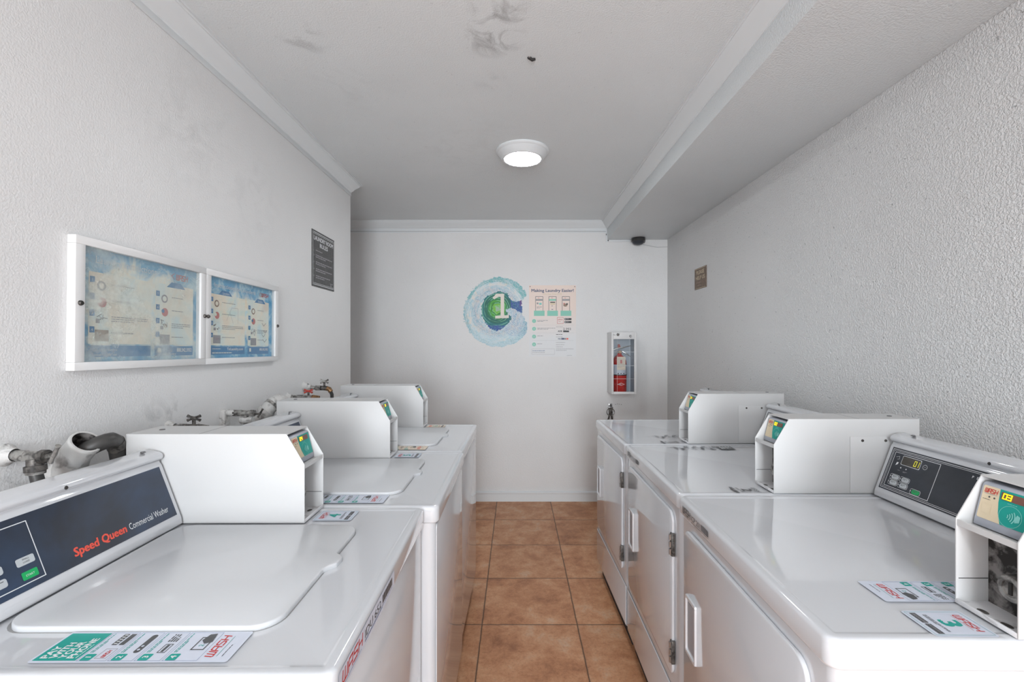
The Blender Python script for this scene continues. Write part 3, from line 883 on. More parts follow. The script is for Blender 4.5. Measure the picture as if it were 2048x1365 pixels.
b = B(); b.prism([(-.065, .352), (-.02, .368), (.01, .372), (.085, .396), (.087, .402), (.010, .386), (-.02, .380), (-.066, .356)], 'y', -.009, .009, 'steel', bev=.0015); b.build('handle', t, label='steel squeeze handle')
b = B(); b.prism([(.018, .350), (.080, .305), (.084, .309), (.024, .358)], 'y', -.008, .008, 'steel', bev=.001); b.build('lever', t)
b = B(); b.prism([(-.014, .372), (.010, .378), (.004, .410), (-.010, .412)], 'y', -.004, .004, 'red_handle', bev=.001); b.build('pull_pin', t, label='red pull pin')
b = B(); b.box(-.031, .031, -.061, -.0598, .196, .306, 'paper_warm', bev=.0003)
pr = Print(b, (-.031, -.061, .196), (1, 0, 0), (0, 0, 1), lift=.0003)
pr.lines(.006, .100, .050, .002, 11, 'picture_grey', 0, gap=3.8); pr.rect(.024, .038, .055, .085, 'picture_pink', 0)
b.build('inspection_tag', t, smooth=0, label='white paper inspection tag')

# ------------------------------------------------------------------ bottle-opener like bracket with ring
t = thing('wall_bracket', 'small steel bracket with a round ring, below the extinguisher cabinet', 'wall bracket', (.822, YB, 0))
b = B(); b.box(-.017, .017, -.006, 0, .820, .852, 'steel', bev=.003); b.box(-.022, .022, -.020, 0, .815, .824, 'steel', bev=.002); b.lathe([(0, .002), (.005, .001), (.006, 0)], 'screw', axis_mat((0, -.006, .842), (0, -1, 0)), 12)
b.build('plate', t)
b = B(); b.tube([(.033 * math.sin(a * math.pi / 12), -.014, .780 + .033 * math.cos(a * math.pi / 12)) for a in range(25)], .0035, 'old_metal', 8); b.build('ring', t)
b = B(); b.prism([(-.018, .815), (.018, .815), (.018, .775), (.022, .715), (.008, .715), (.002, .752), (-.004, .752), (-.010, .715), (-.026, .712), (-.018, .740), (-.014, .775)], 'y', -.010, -.003, 'dark_metal', bev=.001); b.build('hook', t, label='dark metal hook')
b = B()
for k, (x, z) in enumerate(((.868, .844), (.884, .848), (.900, .846), (.918, .843))): b.lathe([(0, .0012), (.0028, .001), (.003, 0)], 'gap', axis_mat((x, YB, z), (0, -1, 0)), 8)
tag(b.build('screw_hole'), 'row of four small dark holes in the back wall beside the bracket', 'screw holes')
bpy.data.objects['screw_hole']['kind'] = 'stuff'

# ------------------------------------------------------------------ security camera and cable channel
t = thing('dome_camera', 'small black dome security camera under the soffit', 'security camera', (1.05, YB - .064, ZS))
b = B(); b.lathe([(0, 0), (.056, 0), (.058, -.004), (.058, -.026), (.052, -.031)], 'dome', n=36); b.build('base', t, smooth=40)
b = B(); b.lathe([(.052, -.030), (.047, -.042), (.036, -.052), (.018, -.058), (0, -.060)], 'panel_dark', n=36); b.build('dome', t, smooth=60)
b = B(); b.tube([(.055, .01, -.004), (.068, .03, -.006), (.070, .045, -.02), (.062, .05, -.034)], .0022, 'dome', 8); b.build('cable', t)
b = B()
b.box(XS - .009, XS + .009, YB - .010, YB, ZS - .02, 2.340, 'trim', bev=.0015)
b.box(XS + .009, .993, YB - .010, YB, ZS - .018, ZS - .0005, 'trim', bev=.0015)
b.box(XS - .012, XS - .006, YB - .013, YB - .010, 2.318, 2.331, 'screw'); b.box(XS + .006, XS + .011, YB - .013, YB - .010, 2.320, 2.328, 'screw'); b.box(XS + .002, XS + .012, YB - .014, YB - .009, ZS - .014, ZS - .004, 'screw')
tag(b.build('cable_channel'), 'thin white cable channel running from the crown moulding to the dome camera', 'cable channel')
b = B(); b.tube([(1.107, YB - .003, ZS - .042), (1.16, YB - .002, ZS - .052), (1.23, YB - .002, ZS - .066), (XR, YB - .002, ZS - .062)], .0012, 'caulk', 6)
tag(b.build('thin_wire'), 'thin painted wire on the back wall right of the dome camera', 'wire')

# ------------------------------------------------------------------ poster on the back wall
PX0, PX1, PZ0, PZ1 = .1134, .523, 1.262, 1.884
PW, PH = PX1 - PX0, PZ1 - PZ0
cx, cz = (PX0 + PX1) / 2, (PZ0 + PZ1) / 2
b = B(); b.box(-PW / 2, PW / 2, -.003, 0, -PH / 2, PH / 2, 'poster_paper')
pr = Print(b, (-PW / 2, -.003, -PH / 2), (1, 0, 0), (0, 0, 1), lift=.0004)
k = PW / 670.0                      # drawn in units of the enlarged photo: 670 across, origin top left
def X(v): return v * k
def Y(v): return PH - v * (PH / 1015.0)
pr.text('Making Laundry Easier!', X(335), Y(95), X(42), 'navy_text', w=X(600), align='c', bold=.025)
pr.text('One App Does It All', X(330), Y(135), X(22), 'cream', w=X(270), align='c', bold=.01)
for q in range(3):
    x = 90 + q * 190
    pr.rr(X(x), X(x + 112), Y(372), Y(158), .006, 'dark', 1); pr.rr(X(x + 6), X(x + 106), Y(372), Y(164), .005, 'poster_paper', 2)
    pr.rect(X(x + 8), X(x + 104), Y(222), Y(196), 'mint' if q == 1 else 'picture_grey', 3); pr.lines(X(x + 35), Y(180), X(40), X(5), 1, 'red', 3)
    pr.rect(X(x - 20), X(x + 132), Y(437), Y(362), 'mint', 3); pr.lines(X(x), Y(385), X(110), X(6), 2, 'lightteal', 4)
    if q == 0: pr.disc(X(x + 32), Y(258), X(14), 'picture_grey', 3); pr.lines(X(x + 20), Y(305), X(74), X(8), 2, 'picture_grey', 3); pr.rect(X(x + 55), X(x + 90), Y(280), Y(250), 'lightteal', 3)
    if q == 1: pr.rect(X(x + 22), X(x + 92), Y(250), Y(236), 'black', 3); pr.rect(X(x + 22), X(x + 92), Y(278), Y(252), 'cream', 3); pr.lines(X(x + 40), Y(340), X(40), X(8), 1, 'navy_text', 3); pr.lines(X(x + 40), Y(292), X(30), X(7), 1, 'dark', 3)
    if q == 2: pr.disc(X(x + 48), Y(283), X(30), 'picture_brown', 3, ry=X(22)); pr.disc(X(x + 72), Y(268), X(12), 'black', 4); pr.disc(X(x + 30), Y(262), X(11), 'picture_pink', 4)
for q, y in enumerate((510, 620, 730, 842)):
    pr.disc(X(72), Y(y), X(28), 'mint', 1); pr.text(str(q + 1), X(72), Y(y + 13), X(22), 'white_ink', align='c', L=2)
    pr.lines(X(118), Y(y - 12), X((150, 260, 140, 115)[q]), X(7), 2 if q < 2 else 1, 'picture_grey')
    if q < 3: pr.rect(X(40), X(640), Y(y + 58), Y(y + 57), 'picture_grey')
pr.rr(X(400), X(492), Y(548), Y(455), .006, 'picture_pink', 1); pr.rr(X(405), X(487), Y(543), Y(460), .005, 'poster_paper', 2); pr.wash(X(412), Y(497), X(66), X(15), 'red', 3); pr.lines(X(420), Y(515), X(50), X(4), 1, 'red', 3)
for y in (468, 510): pr.rr(X(505), X(605), Y(y + 28), Y(y), .003, 'black', 1); pr.lines(X(530), Y(y + 8), X(66), X(8), 1, 'picture_grey', 2); pr.disc(X(518), Y(y + 14), X(6), 'white_ink', 2)
pr.lines(X(385), Y(590), X(160), X(5), 1, 'picture_grey')
pr.text('ADR', X(412), Y(665), X(22), 'black', w=X(60), bold=.03); pr.rr(X(487), X(570), Y(668), Y(645), .002, 'black')
pr.text('2,993', X(487), Y(640), X(34), 'black', w=X(110))
pr.lines(X(385), Y(697), X(150), X(8), 1, 'dark'); pr.lines(X(385), Y(732), X(160), X(5), 1, 'picture_grey')
pr.text('VISA', X(412), Y(772), X(18), 'navy_text', w=X(42), bold=.03); pr.rect(X(460), X(508), Y(774), Y(750), 'navy_text'); pr.rect(X(512), X(530), Y(774), Y(752), 'picture_brown'); pr.rect(X(534), X(560), Y(774), Y(752), 'redorange')
for q, y in enumerate((813, 845, 876, 905)): pr.lines(X(385), Y(y), X((220, 200, 160, 250)[q]), X(5), 2 if q == 3 else 1, 'picture_grey', gap=4)
pr.frame(X(40), X(365), Y(985), Y(905), X(2), 'picture_grey'); pr.lines(X(50), Y(930), X(300), X(6), 1, 'blueline'); pr.lines(X(50), Y(955), X(300), X(5), 1, 'picture_grey')
pr.lines(X(540), Y(998), X(120), X(4), 1, 'picture_grey')
for x in (15, 652): pr.disc(X(x), Y(20), X(7), 'dark', 2)
o = b.build('poster', smooth=0); o.location = (cx, YB - .0002, cz)
tag(o, 'peach and white poster reading Making Laundry Easier on the back wall', 'poster')

# ------------------------------------------------------------------ painted wave on the back wall
def wave():
    k = .00436 / 7.185                         # one unit of the enlarged photo in metres
    step = 3.2; x0, x1, y0, y1 = 100, 1070, 90, 1125
    xs = np.arange(x0, x1, step); ys = np.arange(y0, y1, step)
    Xg, Yg = np.meshgrid(xs, ys)
    rng = np.random.default_rng(5)
    def smooth_noise(cell, seed):
        r = np.random.default_rng(seed)
        gx = (Xg - x0) / cell; gy = (Yg - y0) / cell
        nx, ny = int(gx.max()) + 3, int(gy.max()) + 3
        g = r.random((ny, nx)); ix = gx.astype(int); iy = gy.astype(int); fx = gx - ix; fy = gy - iy
        fx = fx * fx * (3 - 2 * fx); fy = fy * fy * (3 - 2 * fy)
        return (g[iy, ix] * (1 - fx) * (1 - fy) + g[iy, ix + 1] * fx * (1 - fy) + g[iy + 1, ix] * (1 - fx) * fy + g[iy + 1, ix + 1] * fx * fy) - .5
    def polar_noise(r_, a_, cr, ca, seed):
        q = np.random.default_rng(seed).random((80, 200))
        u = (r_ / cr); v = (a_ % (2 * np.pi)) / (2 * np.pi) * ca
        iu = u.astype(int) % 79; iv = v.astype(int) % 199; fu = u - u.astype(int); fv = v - v.astype(int)
        return (q[iu, iv] * (1 - fu) * (1 - fv) + q[iu + 1, iv] * fu * (1 - fv) + q[iu, iv + 1] * (1 - fu) * fv + q[iu + 1, iv + 1] * fu * fv) - .5
    def L(c): return np.array(lin(c)[:3])
    def inpoly(pts, X_, Y_):
        ins = np.zeros(X_.shape, bool); n = len(pts)
        for i in range(n):
            ax, ay = pts[i]; bx, by = pts[(i + 1) % n]
            c = ((ay > Y_) != (by > Y_)) & (X_ < (bx - ax) * (Y_ - ay) / (by - ay + 1e-9) + ax)
            ins ^= c
        return ins
    Xw = Xg + smooth_noise(22, 1) * 26 + smooth_noise(9, 2) * 14; Yw = Yg + smooth_noise(22, 3) * 26 + smooth_noise(9, 4) * 14
    outer = [(640, 105), (520, 120), (400, 165), (290, 240), (200, 350), (140, 480), (120, 610), (130, 740), (190, 870), (280, 980), (400, 1060), (540, 1105), (690, 1105), (840, 1065), (950, 1000), (1020, 920), (1048, 830), (1035, 760), (990, 690), (962, 640), (970, 560), (962, 450), (990, 430), (1020, 370), (1015, 320), (960, 240), (880, 175), (770, 120)]
    m = inpoly(outer, Xw, Yw)
    col = np.zeros(Xg.shape + (3,)); 
    cxw, cyw = 590, 600
    rr_ = np.hypot(Xg - cxw, (Yg - cyw) * .96); aa = np.arctan2(Yg - cyw, Xg - cxw)
    st = polar_noise(rr_, aa, 11, 40, 8) + .5 * smooth_noise(10, 9)
    foam = L((216, 224, 226))[None, None] * np.ones_like(col)
    def mixin(c, f):
        f = np.clip(f, 0, 1)[..., None]
        return lambda base: base * (1 - f) + L(c) * f
    foam = mixin((160, 204, 216), st * 1.6 + .25)(foam)
    foam = mixin((232, 222, 212), (smooth_noise(40, 11) * 2.2))(foam)
    foam = mixin((104, 176, 188), (np.clip((rr_ - 390) / 80, 0, 1)) * .9 + st * .6 - .1)(foam)
    top = (Yg < 420) & (rr_ > 410)
    foam = np.where(top[..., None], mixin((92, 176, 178), .55 + st)(foam), foam)
    bot = np.clip((Yg - 760) / 200, 0, 1)
    foam = mixin((196, 222, 232), bot * .6 + smooth_noise(14, 31) * .8)(foam)
    spk = rng.random(Xg.shape)
    near = np.clip(1 - np.abs(rr_ - 300) / 80, 0, 1)
    foam = mixin((104, 130, 168), (spk > .62) * near * .7)(foam)
    foam = mixin((236, 238, 240), (spk < .16) * .8)(foam)
    col = foam
    # the barrel
    barrel = [(650, 310), (540, 340), (430, 400), (385, 520), (380, 650), (420, 740), (500, 840), (595, 885), (700, 830), (790, 745), (830, 640), (960, 640), (968, 520), (955, 440), (880, 470), (800, 430), (760, 350)]
    mb = inpoly(barrel, Xg + smooth_noise(14, 21) * 22, Yg + smooth_noise(14, 22) * 22)
    rc = np.hypot((Xg - 612), (Yg - 560) * .92); ac = np.arctan2(Yg - 560, Xg - 612)
    rn = (rc + polar_noise(rc, ac, 30, 14, 12) * 30) * .92
    bc = np.zeros_like(col); bc[:] = L((24, 92, 132))
    for lim, c in ((262, (28, 100, 140)), (232, (16, 112, 118)), (185, (18, 104, 92)), (138, (34, 126, 74)), (112, (76, 166, 58)), (88, (50, 136, 48)), (66, (118, 190, 66)), (34, (160, 190, 160))):
        bc = np.where((rn < lim)[..., None], L(c), bc)
    ringl = (np.sin(rn / 4.6 + 2 * np.sin(ac)) > .55) & (polar_noise(rc, ac, 10, 16, 17) > -.08)
    bc = np.where(ringl[..., None], bc * .45 + L((140, 214, 180)) * .55, bc)
    bluep = (rn > 235) | ((Xg > 800) & (Yg < 650)) | (Yg > 800)
    bc = np.where((bluep & (smooth_noise(10, 23) > -.12))[..., None], L((34, 74, 150)), bc)
    bc = np.where((bluep & (spk > .82))[..., None], L((110, 150, 200)), bc)
    pur = (Xg > 930) & (Yg > 440) & (Yg < 520)
    bc = np.where(pur[..., None], L((96, 72, 140)), bc)
    col = np.where(mb[..., None], bc, col)
    # foam tongue
    tongue = [(735, 570), (790, 545), (880, 580), (960, 630), (1060, 800), (1000, 960), (800, 960), (730, 900), (700, 850), (800, 760), (820, 680), (760, 640)]
    mt = inpoly(tongue, Xw, Yw)
    col = np.where(mt[..., None], foam, col)
    col = np.where((mt & (spk > .75) & (Yg < 950))[..., None], L((120, 156, 196)), col)
    one = [(538, 402), (592, 346), (705, 346), (705, 655), (775, 652), (775, 694), (580, 700), (580, 662), (655, 658), (655, 388), (625, 388), (565, 425)]
    mo = inpoly(one, Xg, Yg)
    col = np.where(mo[..., None], L((232, 224, 214)), col)
    idx = -np.ones(Xg.shape, int); vs = []; cs = []
    mm = m
    quad = mm[:-1, :-1] & mm[1:, :-1] & mm[:-1, 1:] & mm[1:, 1:]
    need = np.zeros(m.shape, bool)
    for dy in (0, 1):
        for dx in (0, 1): need[dy:dy + quad.shape[0], dx:dx + quad.shape[1]] |= quad
    ii = np.argwhere(need)
    idx[need] = np.arange(len(ii))
    zx = (Xg - 590) * k; zz = -(Yg - 610) * k
    hgt = .0008 + .0012 * (rng.random(Xg.shape) * (~mo) + mo * .6)
    vs = np.stack([zx[need], -hgt[need], zz[need]], 1)
    q = np.argwhere(quad)
    fs = [(idx[a + 1, c], idx[a + 1, c + 1], idx[a, c + 1], idx[a, c]) for a, c in q]
    me = bpy.data.meshes.new('wave_mural'); me.from_pydata(vs.tolist(), [], [tuple(int(v) for v in f) for f in fs])
    ca = me.color_attributes.new('paint', 'FLOAT_COLOR', 'POINT')
    cc = np.concatenate([col[need], np.ones((len(ii), 1))], 1).astype(np.float32)
    ca.data.foreach_set('color', cc.ravel())
    t = NT('wave_paint'); at = t.n('ShaderNodeVertexColor'); at.layer_name = 'paint'
    t.l(at.outputs[0], t.p.inputs['Base Color']); t.p.inputs['Roughness'].default_value = .5
    me.materials.append(t.m)
    me.polygons.foreach_set('use_smooth', [True] * len(me.polygons))
    o = bpy.data.objects.new('wave_mural', me); COL.objects.link(o)
    o.location = ((910 + 590 / 7.185 - 1032) * .00436, YB, CH - (540 + 610 / 7.185 - 687) * .00436)
    tag(o, 'round blue and green painted wave with a cream number 1 on the back wall', 'mural')
wave()

# ------------------------------------------------------------------ wall signs
# LAUNDRY ROOM RULES, left wall: local s = +y, up = z
W_, H_ = .295, .306
b = B(); b.box(0, .004, -W_ / 2, W_ / 2, -H_ / 2, H_ / 2, 'sign_black', bev=.001)
pr = Print(b, (.004, -W_ / 2, -H_ / 2), (0, 1, 0), (0, 0, 1), lift=.0003)
pr.frame(.006, W_ - .006, .010, H_ - .010, .0032, 'white_ink'); pr.rect(.012, W_ - .012, H_ - .020, H_ - .018, 'white_ink'); pr.rect(.012, W_ - .012, .018, .020, 'white_ink')
pr.text('LAUNDRY ROOM', W_ / 2, H_ - .052, .023, 'white_ink', w=.255, align='c', bold=.025)
pr.text('RULES', W_ / 2, H_ - .084, .023, 'white_ink', w=.105, align='c', bold=.025)
y = H_ - .105
for i, n in enumerate((1, 2, 2, 2, 2)):
    pr.text(str(i + 1) + '.', .018, y - .009, .008, 'white_ink')
    pr.lines(.042, y, (.14, .22, .22, .22, .19)[i], .0052, n, 'picture_grey', gap=2.0, seed=i); y -= .012 * n + .0135
pr.lines(.235, .040, .035, .005, 2, 'picture_grey', gap=2)
for sy, sz in ((.014, H_ - .014), (W_ - .014, H_ - .014), (.014, .014), (W_ - .014, .014)): pr.disc(sy, sz, .0035, 'black', 2)
o = b.build('rules_sign', smooth=0); o.location = (XL, 2.592, 1.840)
tag(o, 'dark grey sign reading LAUNDRY ROOM RULES on the left wall', 'sign')
# PLEASE HELP US, right wall: faces -x, reads toward -y
W_, H_ = .206, .152
b = B(); b.box(-.004, 0, -W_ / 2, W_ / 2, -H_ / 2, H_ / 2, 'sign_brown', bev=.001)
pr = Print(b, (-.004, W_ / 2, -H_ / 2), (0, -1, 0), (0, 0, 1), lift=.0003)
pr.rect(.006, W_ - .006, H_ - .007, H_ - .0045, 'cream'); pr.rect(.006, W_ - .006, .0045, .007, 'cream')
pr.text('PLEASE', W_ / 2, H_ - .045, .026, 'cream', w=.135, align='c', bold=.01)
pr.text('HELP US', W_ / 2, H_ - .084, .026, 'cream', w=.155, align='c', bold=.01)
pr.lines(.035, .050, .135, .0065, 1, 'picture_brown', seed=3); pr.lines(.055, .030, .095, .0065, 1, 'picture_brown', seed=4)
for sy, sz in ((.010, H_ - .012), (W_ - .010, H_ - .012), (.010, .012), (W_ - .010, .012)): pr.disc(sy, sz, .003, 'black', 2)
o = b.build('notice_sign', smooth=0); o.location = (XR, 3.267, 1.845)
tag(o, 'small bronze sign reading PLEASE HELP US on the right wall', 'sign')

# ------------------------------------------------------------------ glazed notice cases on the left wall
def notice_case(yc, W_, which, label, knobs):
    H_ = .334; T_ = .022; fr = .026
    t = thing('notice_case', label, 'notice case', (XL, yc, 1.4745 - (yc - 1.347) * .0125), 0, 'glazed notice cases on the left wall')
    t.rotation_euler = (R(-.72), 0, 0)
    b = B()
    for y0, y1, z0, z1 in ((-W_ / 2, W_ / 2, H_ / 2 - fr * .8, H_ / 2), (-W_ / 2, W_ / 2, -H_ / 2, -H_ / 2 + fr * .8), (-W_ / 2, -W_ / 2 + fr, -H_ / 2 + fr * .8, H_ / 2 - fr * .8), (W_ / 2 - fr, W_ / 2, -H_ / 2 + fr * .8, H_ / 2 - fr * .8)):
        b.box(0, T_, y0, y1, z0, z1, 'case_white', bev=.0012)
    b.build('frame', t)
    w, h = W_ - 2 * fr, H_ - fr * 1.6
    b = B(); b.box(.003, .005, -w / 2, w / 2, -h / 2, h / 2, 'sky1' if which == 1 else 'sky2')
    pr = Print(b, (.005, -w / 2, -h / 2), (0, 1, 0), (0, 0, 1), lift=.0003)
    # two pale panels
    pw = [(.026, .226), (.242, .404)] if which == 1 else [(.016, .222), (.242, .394)]
    k = w / .42
    tops = (h - .060, h - .066)
    for i, (a, c) in enumerate(pw):
        pr.rect(a * k, c * k, .046, tops[i] + (.008 if i else 0), 'faded', 1)
        pr.poly([((a + .045) * k, tops[i]), ((a + .125) * k, tops[i]), ((a + .105) * k, tops[i] + .017), ((a + .065) * k, tops[i] + .017)] if which == 2 or i else [((a + .07) * k, tops[i]), ((a + .12) * k, tops[i]), ((a + .11) * k, tops[i] + .010), ((a + .08) * k, tops[i] + .010)], 'band_blue' if which == 2 or i else 'sky1', 2)
        pr.rect(a * k, c * k, .012, .042, 'band_blue', 1)
        for q in range(4):
            yy = tops[i] - .026 - q * (tops[i] - .060) / 4 - (.008 if i == 0 else .012)
            pr.rect((a + .003) * k, (a + .017) * k, yy + .006, yy + .022, 'tag_blue', 2)
            pr.text(str(q + 1 + (4 if i else 0)), (a + .010) * k, yy + .010, .0075, 'white_ink', align='c', L=3)
            x0 = (a + .018) * k; mt = ('picture_grey', 'picture_pink', 'picture_grey', 'picture_brown')[q]
            pr.rect(x0, x0 + .040 * k, yy - .018, yy + .018, 'faded', 2)
            rnd = random.Random(q * 3 + i + which * 10)
            if q == 3: pr.rect(x0, x0 + .040 * k, yy - .016, yy + .014, 'picture_grey' if which == 2 or i else 'picture_brown', 3)
            elif q == 1: pr.disc(x0 + .02 * k, yy, .013, 'picture_pink', 3); pr.disc(x0 + .012 * k, yy + .003, .006, 'tag_blue' if i else 'faded', 4)
            elif q == 0: pr.disc(x0 + .018 * k, yy, .013, 'picture_brown' if which == 2 else 'picture_grey', 3, ry=.013); pr.disc(x0 + .018 * k, yy, .008, 'faded', 4)
            else:
                for _ in range(5):
                    xa, ya_ = x0 + rnd.uniform(0, .034) * k, yy + rnd.uniform(-.014, .012)
                    pr.stroke([(xa, ya_), (xa + rnd.uniform(-.012, .012), ya_ + rnd.uniform(-.012, .012)), (xa + rnd.uniform(0, .014), ya_ + rnd.uniform(-.006, .006))], .0016, rnd.choice(['picture_brown', 'dark', 'picture_grey']), 4)
                pr.rect(x0 + .002, x0 + .014, yy - .012, yy - .002, 'picture_grey', 3)
            pr.lines(x0 + .048 * k, yy + .008, (c - a - .078) * k, .0022, (1, 1, 3, 1)[q], 'picture_grey', 3, gap=2.6, seed=q)
    if which == 1:
        pr.text('Laundry Instructions', .045, h - .036, .019, 'white_ink', w=.20, bold=0, L=2)
        pr.text('800.342.5932', pw[1][1] * k - .006, .024, .012, 'white_ink', w=.066, align='r', bold=.025, L=3)
        pr.text('Download Frequently Used', .034, .015, .006, 'white_ink', w=.075, L=3); pr.text('For Faster Service', .040, .028, .006, 'white_ink', w=.07, L=3)
        pr.wash(.325 * k, h - .038, .052, .016, 'picture_pink', 3); pr.stroke([(.318 * k, h - .036), (.306 * k, h - .028), (.318 * k, h - .020)], .002, 'picture_pink', 3)
        pr.rect(.252 * k, .266 * k, .022, .036, 'faded', 3); pr.lines(.255 * k, .018, .12, .002, 1, 'faded', 3)
    else:
        pr.text('Instrucciones de Lavandería', .040, h - .034, .016, 'white_ink', w=.26, L=2)
        pr.text('Lavadora', .085 * k, tops[0] + .003, .009, 'white_ink', L=3, w=.04); pr.text('Secadora', .312 * k, tops[1] + .003, .009, 'white_ink', L=3, w=.036)
        pr.text('ToLaundry.com', .21 * k, .028, .010, 'white_ink', w=.10, align='r', bold=.025, L=3); pr.lines(.03, .020, .19, .003, 1, 'faded', 3); pr.lines(.03, .034, .08, .002, 1, 'faded', 3)
        pr.text('800.342.5932', .388 * k, .026, .010, 'white_ink', w=.064, align='r', bold=.025, L=3); pr.rect(.252 * k, .264 * k, .022, .036, 'faded', 3)
        pr.wash(.335 * k, h - .036, .056, .014, 'red', 3); pr.arc(.332 * k, h - .029, .008, .0016, 90, 270, 'red', 3)
        for (a, y, s_) in ((.355, .135, 1), (.365, .105, .8), (.352, .088, .9), (.362, .066, 1)):
            pr.stroke([(a * k - .014 * s_, y + .008), (a * k, y - .004), (a * k + .016 * s_, y + .009)], .0016, 'black', 4)
        pr.stroke([(.11, .14), (.14, .19), (.18, .19), (.18, .13)], .0008, 'picture_grey', 4); pr.stroke([(.13, .17), (.15, .13)], .0008, 'picture_grey', 4)
    b.build('poster', t, smooth=0, label='faded blue sky instruction poster')
    b = B(); b.box(.013, .0153, -w / 2, w / 2, -h / 2, h / 2, 'glass')
    if which == 1: b.ngon([(.0155, -w / 2, -h / 2), (.0155, w / 2, -h / 2), (.0155, w / 2, h / 2), (.0155, -w / 2, h / 2)], 'hazed')
    b.build('pane', t, smooth=0)
    for ky, kz in knobs:
        b = B(); b.lathe([(0, .006), (.0045, .0055), (.0062, .003), (.0066, 0)], 'dark_metal', axis_mat((T_, ky, kz), (1, 0, 0)), 18)
        b.build('lock', t, label='small dark lock')
    return t
notice_case(1.3465, .470, 1, 'left glazed notice case with faded blue poster headed Laundry Instructions', ((-.222, .0), (.2265, .0)))
notice_case(1.8225, .481, 2, 'right glazed notice case with blue poster headed in Spanish', ((-.2315, .0), (.231, -.01)))

# ------------------------------------------------------------------ plumbing on the left wall
def flange(b, p, d, r, mat='wall_patch'):
    b.lathe([(r * 1.9, 0), (r * 1.6, .004), (r * 1.25, .012), (r * 1.05, .02)], mat, axis_mat(p, d), 18)
def lerp_arc(p0, p1, p2, n=8):
    p0, p1, p2 = map(Vector, (p0, p1, p2))
    return [(1 - t) ** 2 * p0 + 2 * t * (1 - t) * p1 + t * t * p2 for t in [i / n for i in range(n + 1)]]
def wing(b, c, ax, r, mat):
    """two-winged tap handle; c centre, ax = direction of the wings"""
    c = Vector(c); ax = Vector(ax).normalized()
    b.tube([c - ax * r, c - ax * r * .55, c, c + ax * r * .55, c + ax * r], [r * .24, r * .17, r * .24, r * .17, r * .24], mat, 10)

# A: tap nearest the camera
t = thing('water_tap', 'tarnished water tap on the left wall, nearest the camera', 'water tap')
ya, za = .98, 1.138
b = B(); flange(b, (XL, ya, za), (1, 0, 0), .013); b.tube([(XL, ya, za), (XL + .045, ya, za - .002)], .0115, 'old_metal', 16)
b.tube([(XL + .042, ya, za - .002), (XL + .078, ya, za - .003)], .0125, 'old_metal', 6)
b.tube([(XL + .076, ya, za - .003), (XL + .088, ya, za - .003)], .0145, 'dark_metal', 16)
b.tube([(XL + .062, ya, za - .008), (XL + .063, ya, za - .026)], .014, 'dark_metal', 14); b.build('body', t)
b = B(); b.tube([(XL + .088, ya, za - .003), (XL + .106, ya - .004, za + .002)], .005, 'old_metal', 10); wing(b, (XL + .108, ya - .004, za + .003), (.45, -.1, .75), .022, 'old_metal'); b.build('handle', t)
b = B(); b.tube([(XL + .063, ya, za - .022), (XL + .064, ya, za - .034)], .0185, 'dark_metal', 22); b.tube([(XL + .064, ya, za - .034), (XL + .064, ya, za - .040)], .0165, 'old_metal', 22); b.build('coupling', t)
b = B(); b.tube([(XL + .064, ya, za - .038), (XL + .072, ya, za - .07), (XL + .078, ya, za - .12), (XL + .08, ya, za - .22)], .0115, 'rubber', 14)
tag(b.build('supply_hose'), 'black supply hose hanging from the nearest tap behind the near washer', 'hose')

# B: near standpipe with drain hose
def standpipe(y, z, dx, label, big=.032):
    b = B()
    # hollow wye leaning out of the wall
    p0 = Vector((XL + .012, y + .02, z - .10)); p1 = Vector((XL + dx - .035, y, z - .035)); p2 = Vector((XL + dx, y - .006, z))
    d = (p2 - p1).normalized()
    b.tube([p0, p0.lerp(p1, .5), p1, p2], [big * .95, big, big, big * .98], 'painted_pipe', 28, caps=False)
    b.tube([p2, p1, p1 - d * .01], [big * .86, big * .84, .001], 'grimy', 28, caps=False)
    m = axis_mat(p2, d); b.lathe([(big * .86, -.0005), (big * .98, -.0005), (big * 1.03, -.006), (big * 1.03, -.002), (big * .98, .0015), (big * .86, .0015)], 'painted_pipe', m, 28)
    b.lathe([(big * 1.6, 0), (big * 1.35, .006), (big * 1.15, .02)], 'wall_patch', axis_mat((XL, y + .03, z - .075), (1, 0, 0)), 20)
    o = b.build('drain_pipe', smooth=60)
    return tag(o, label, 'drain pipe'), p2
_, p2 = standpipe(1.080, 1.146, .084, 'white-painted drain pipe with open mouth, holding the near washer hose')
P_ = [(-1.040, 1.078, 1.098), (-1.026, 1.080, 1.116), (-1.012, 1.084, 1.129), (-.999, 1.094, 1.137), (-.994, 1.108, 1.1405), (-.996, 1.124, 1.140), (-1.001, 1.140, 1.133), (-1.007, 1.154, 1.115), (-1.010, 1.162, 1.09), (-1.010, 1.168, 1.065), (-1.010, 1.170, 1.02), (-1.010, 1.17, .95)]
path = [Vector(v) for v in P_]
b = B(); b.tube(path, .0185, 'rubber', 18); hs = b.build('drain_hose')
tag(hs, 'thick black drain hose arching from the near drain pipe to the near washer', 'hose')
b = B(); b.tube([path[6], path[7]], .0200, 'dark_metal', 18); b.build('clamp', hs, label='tarnished hose clamp')

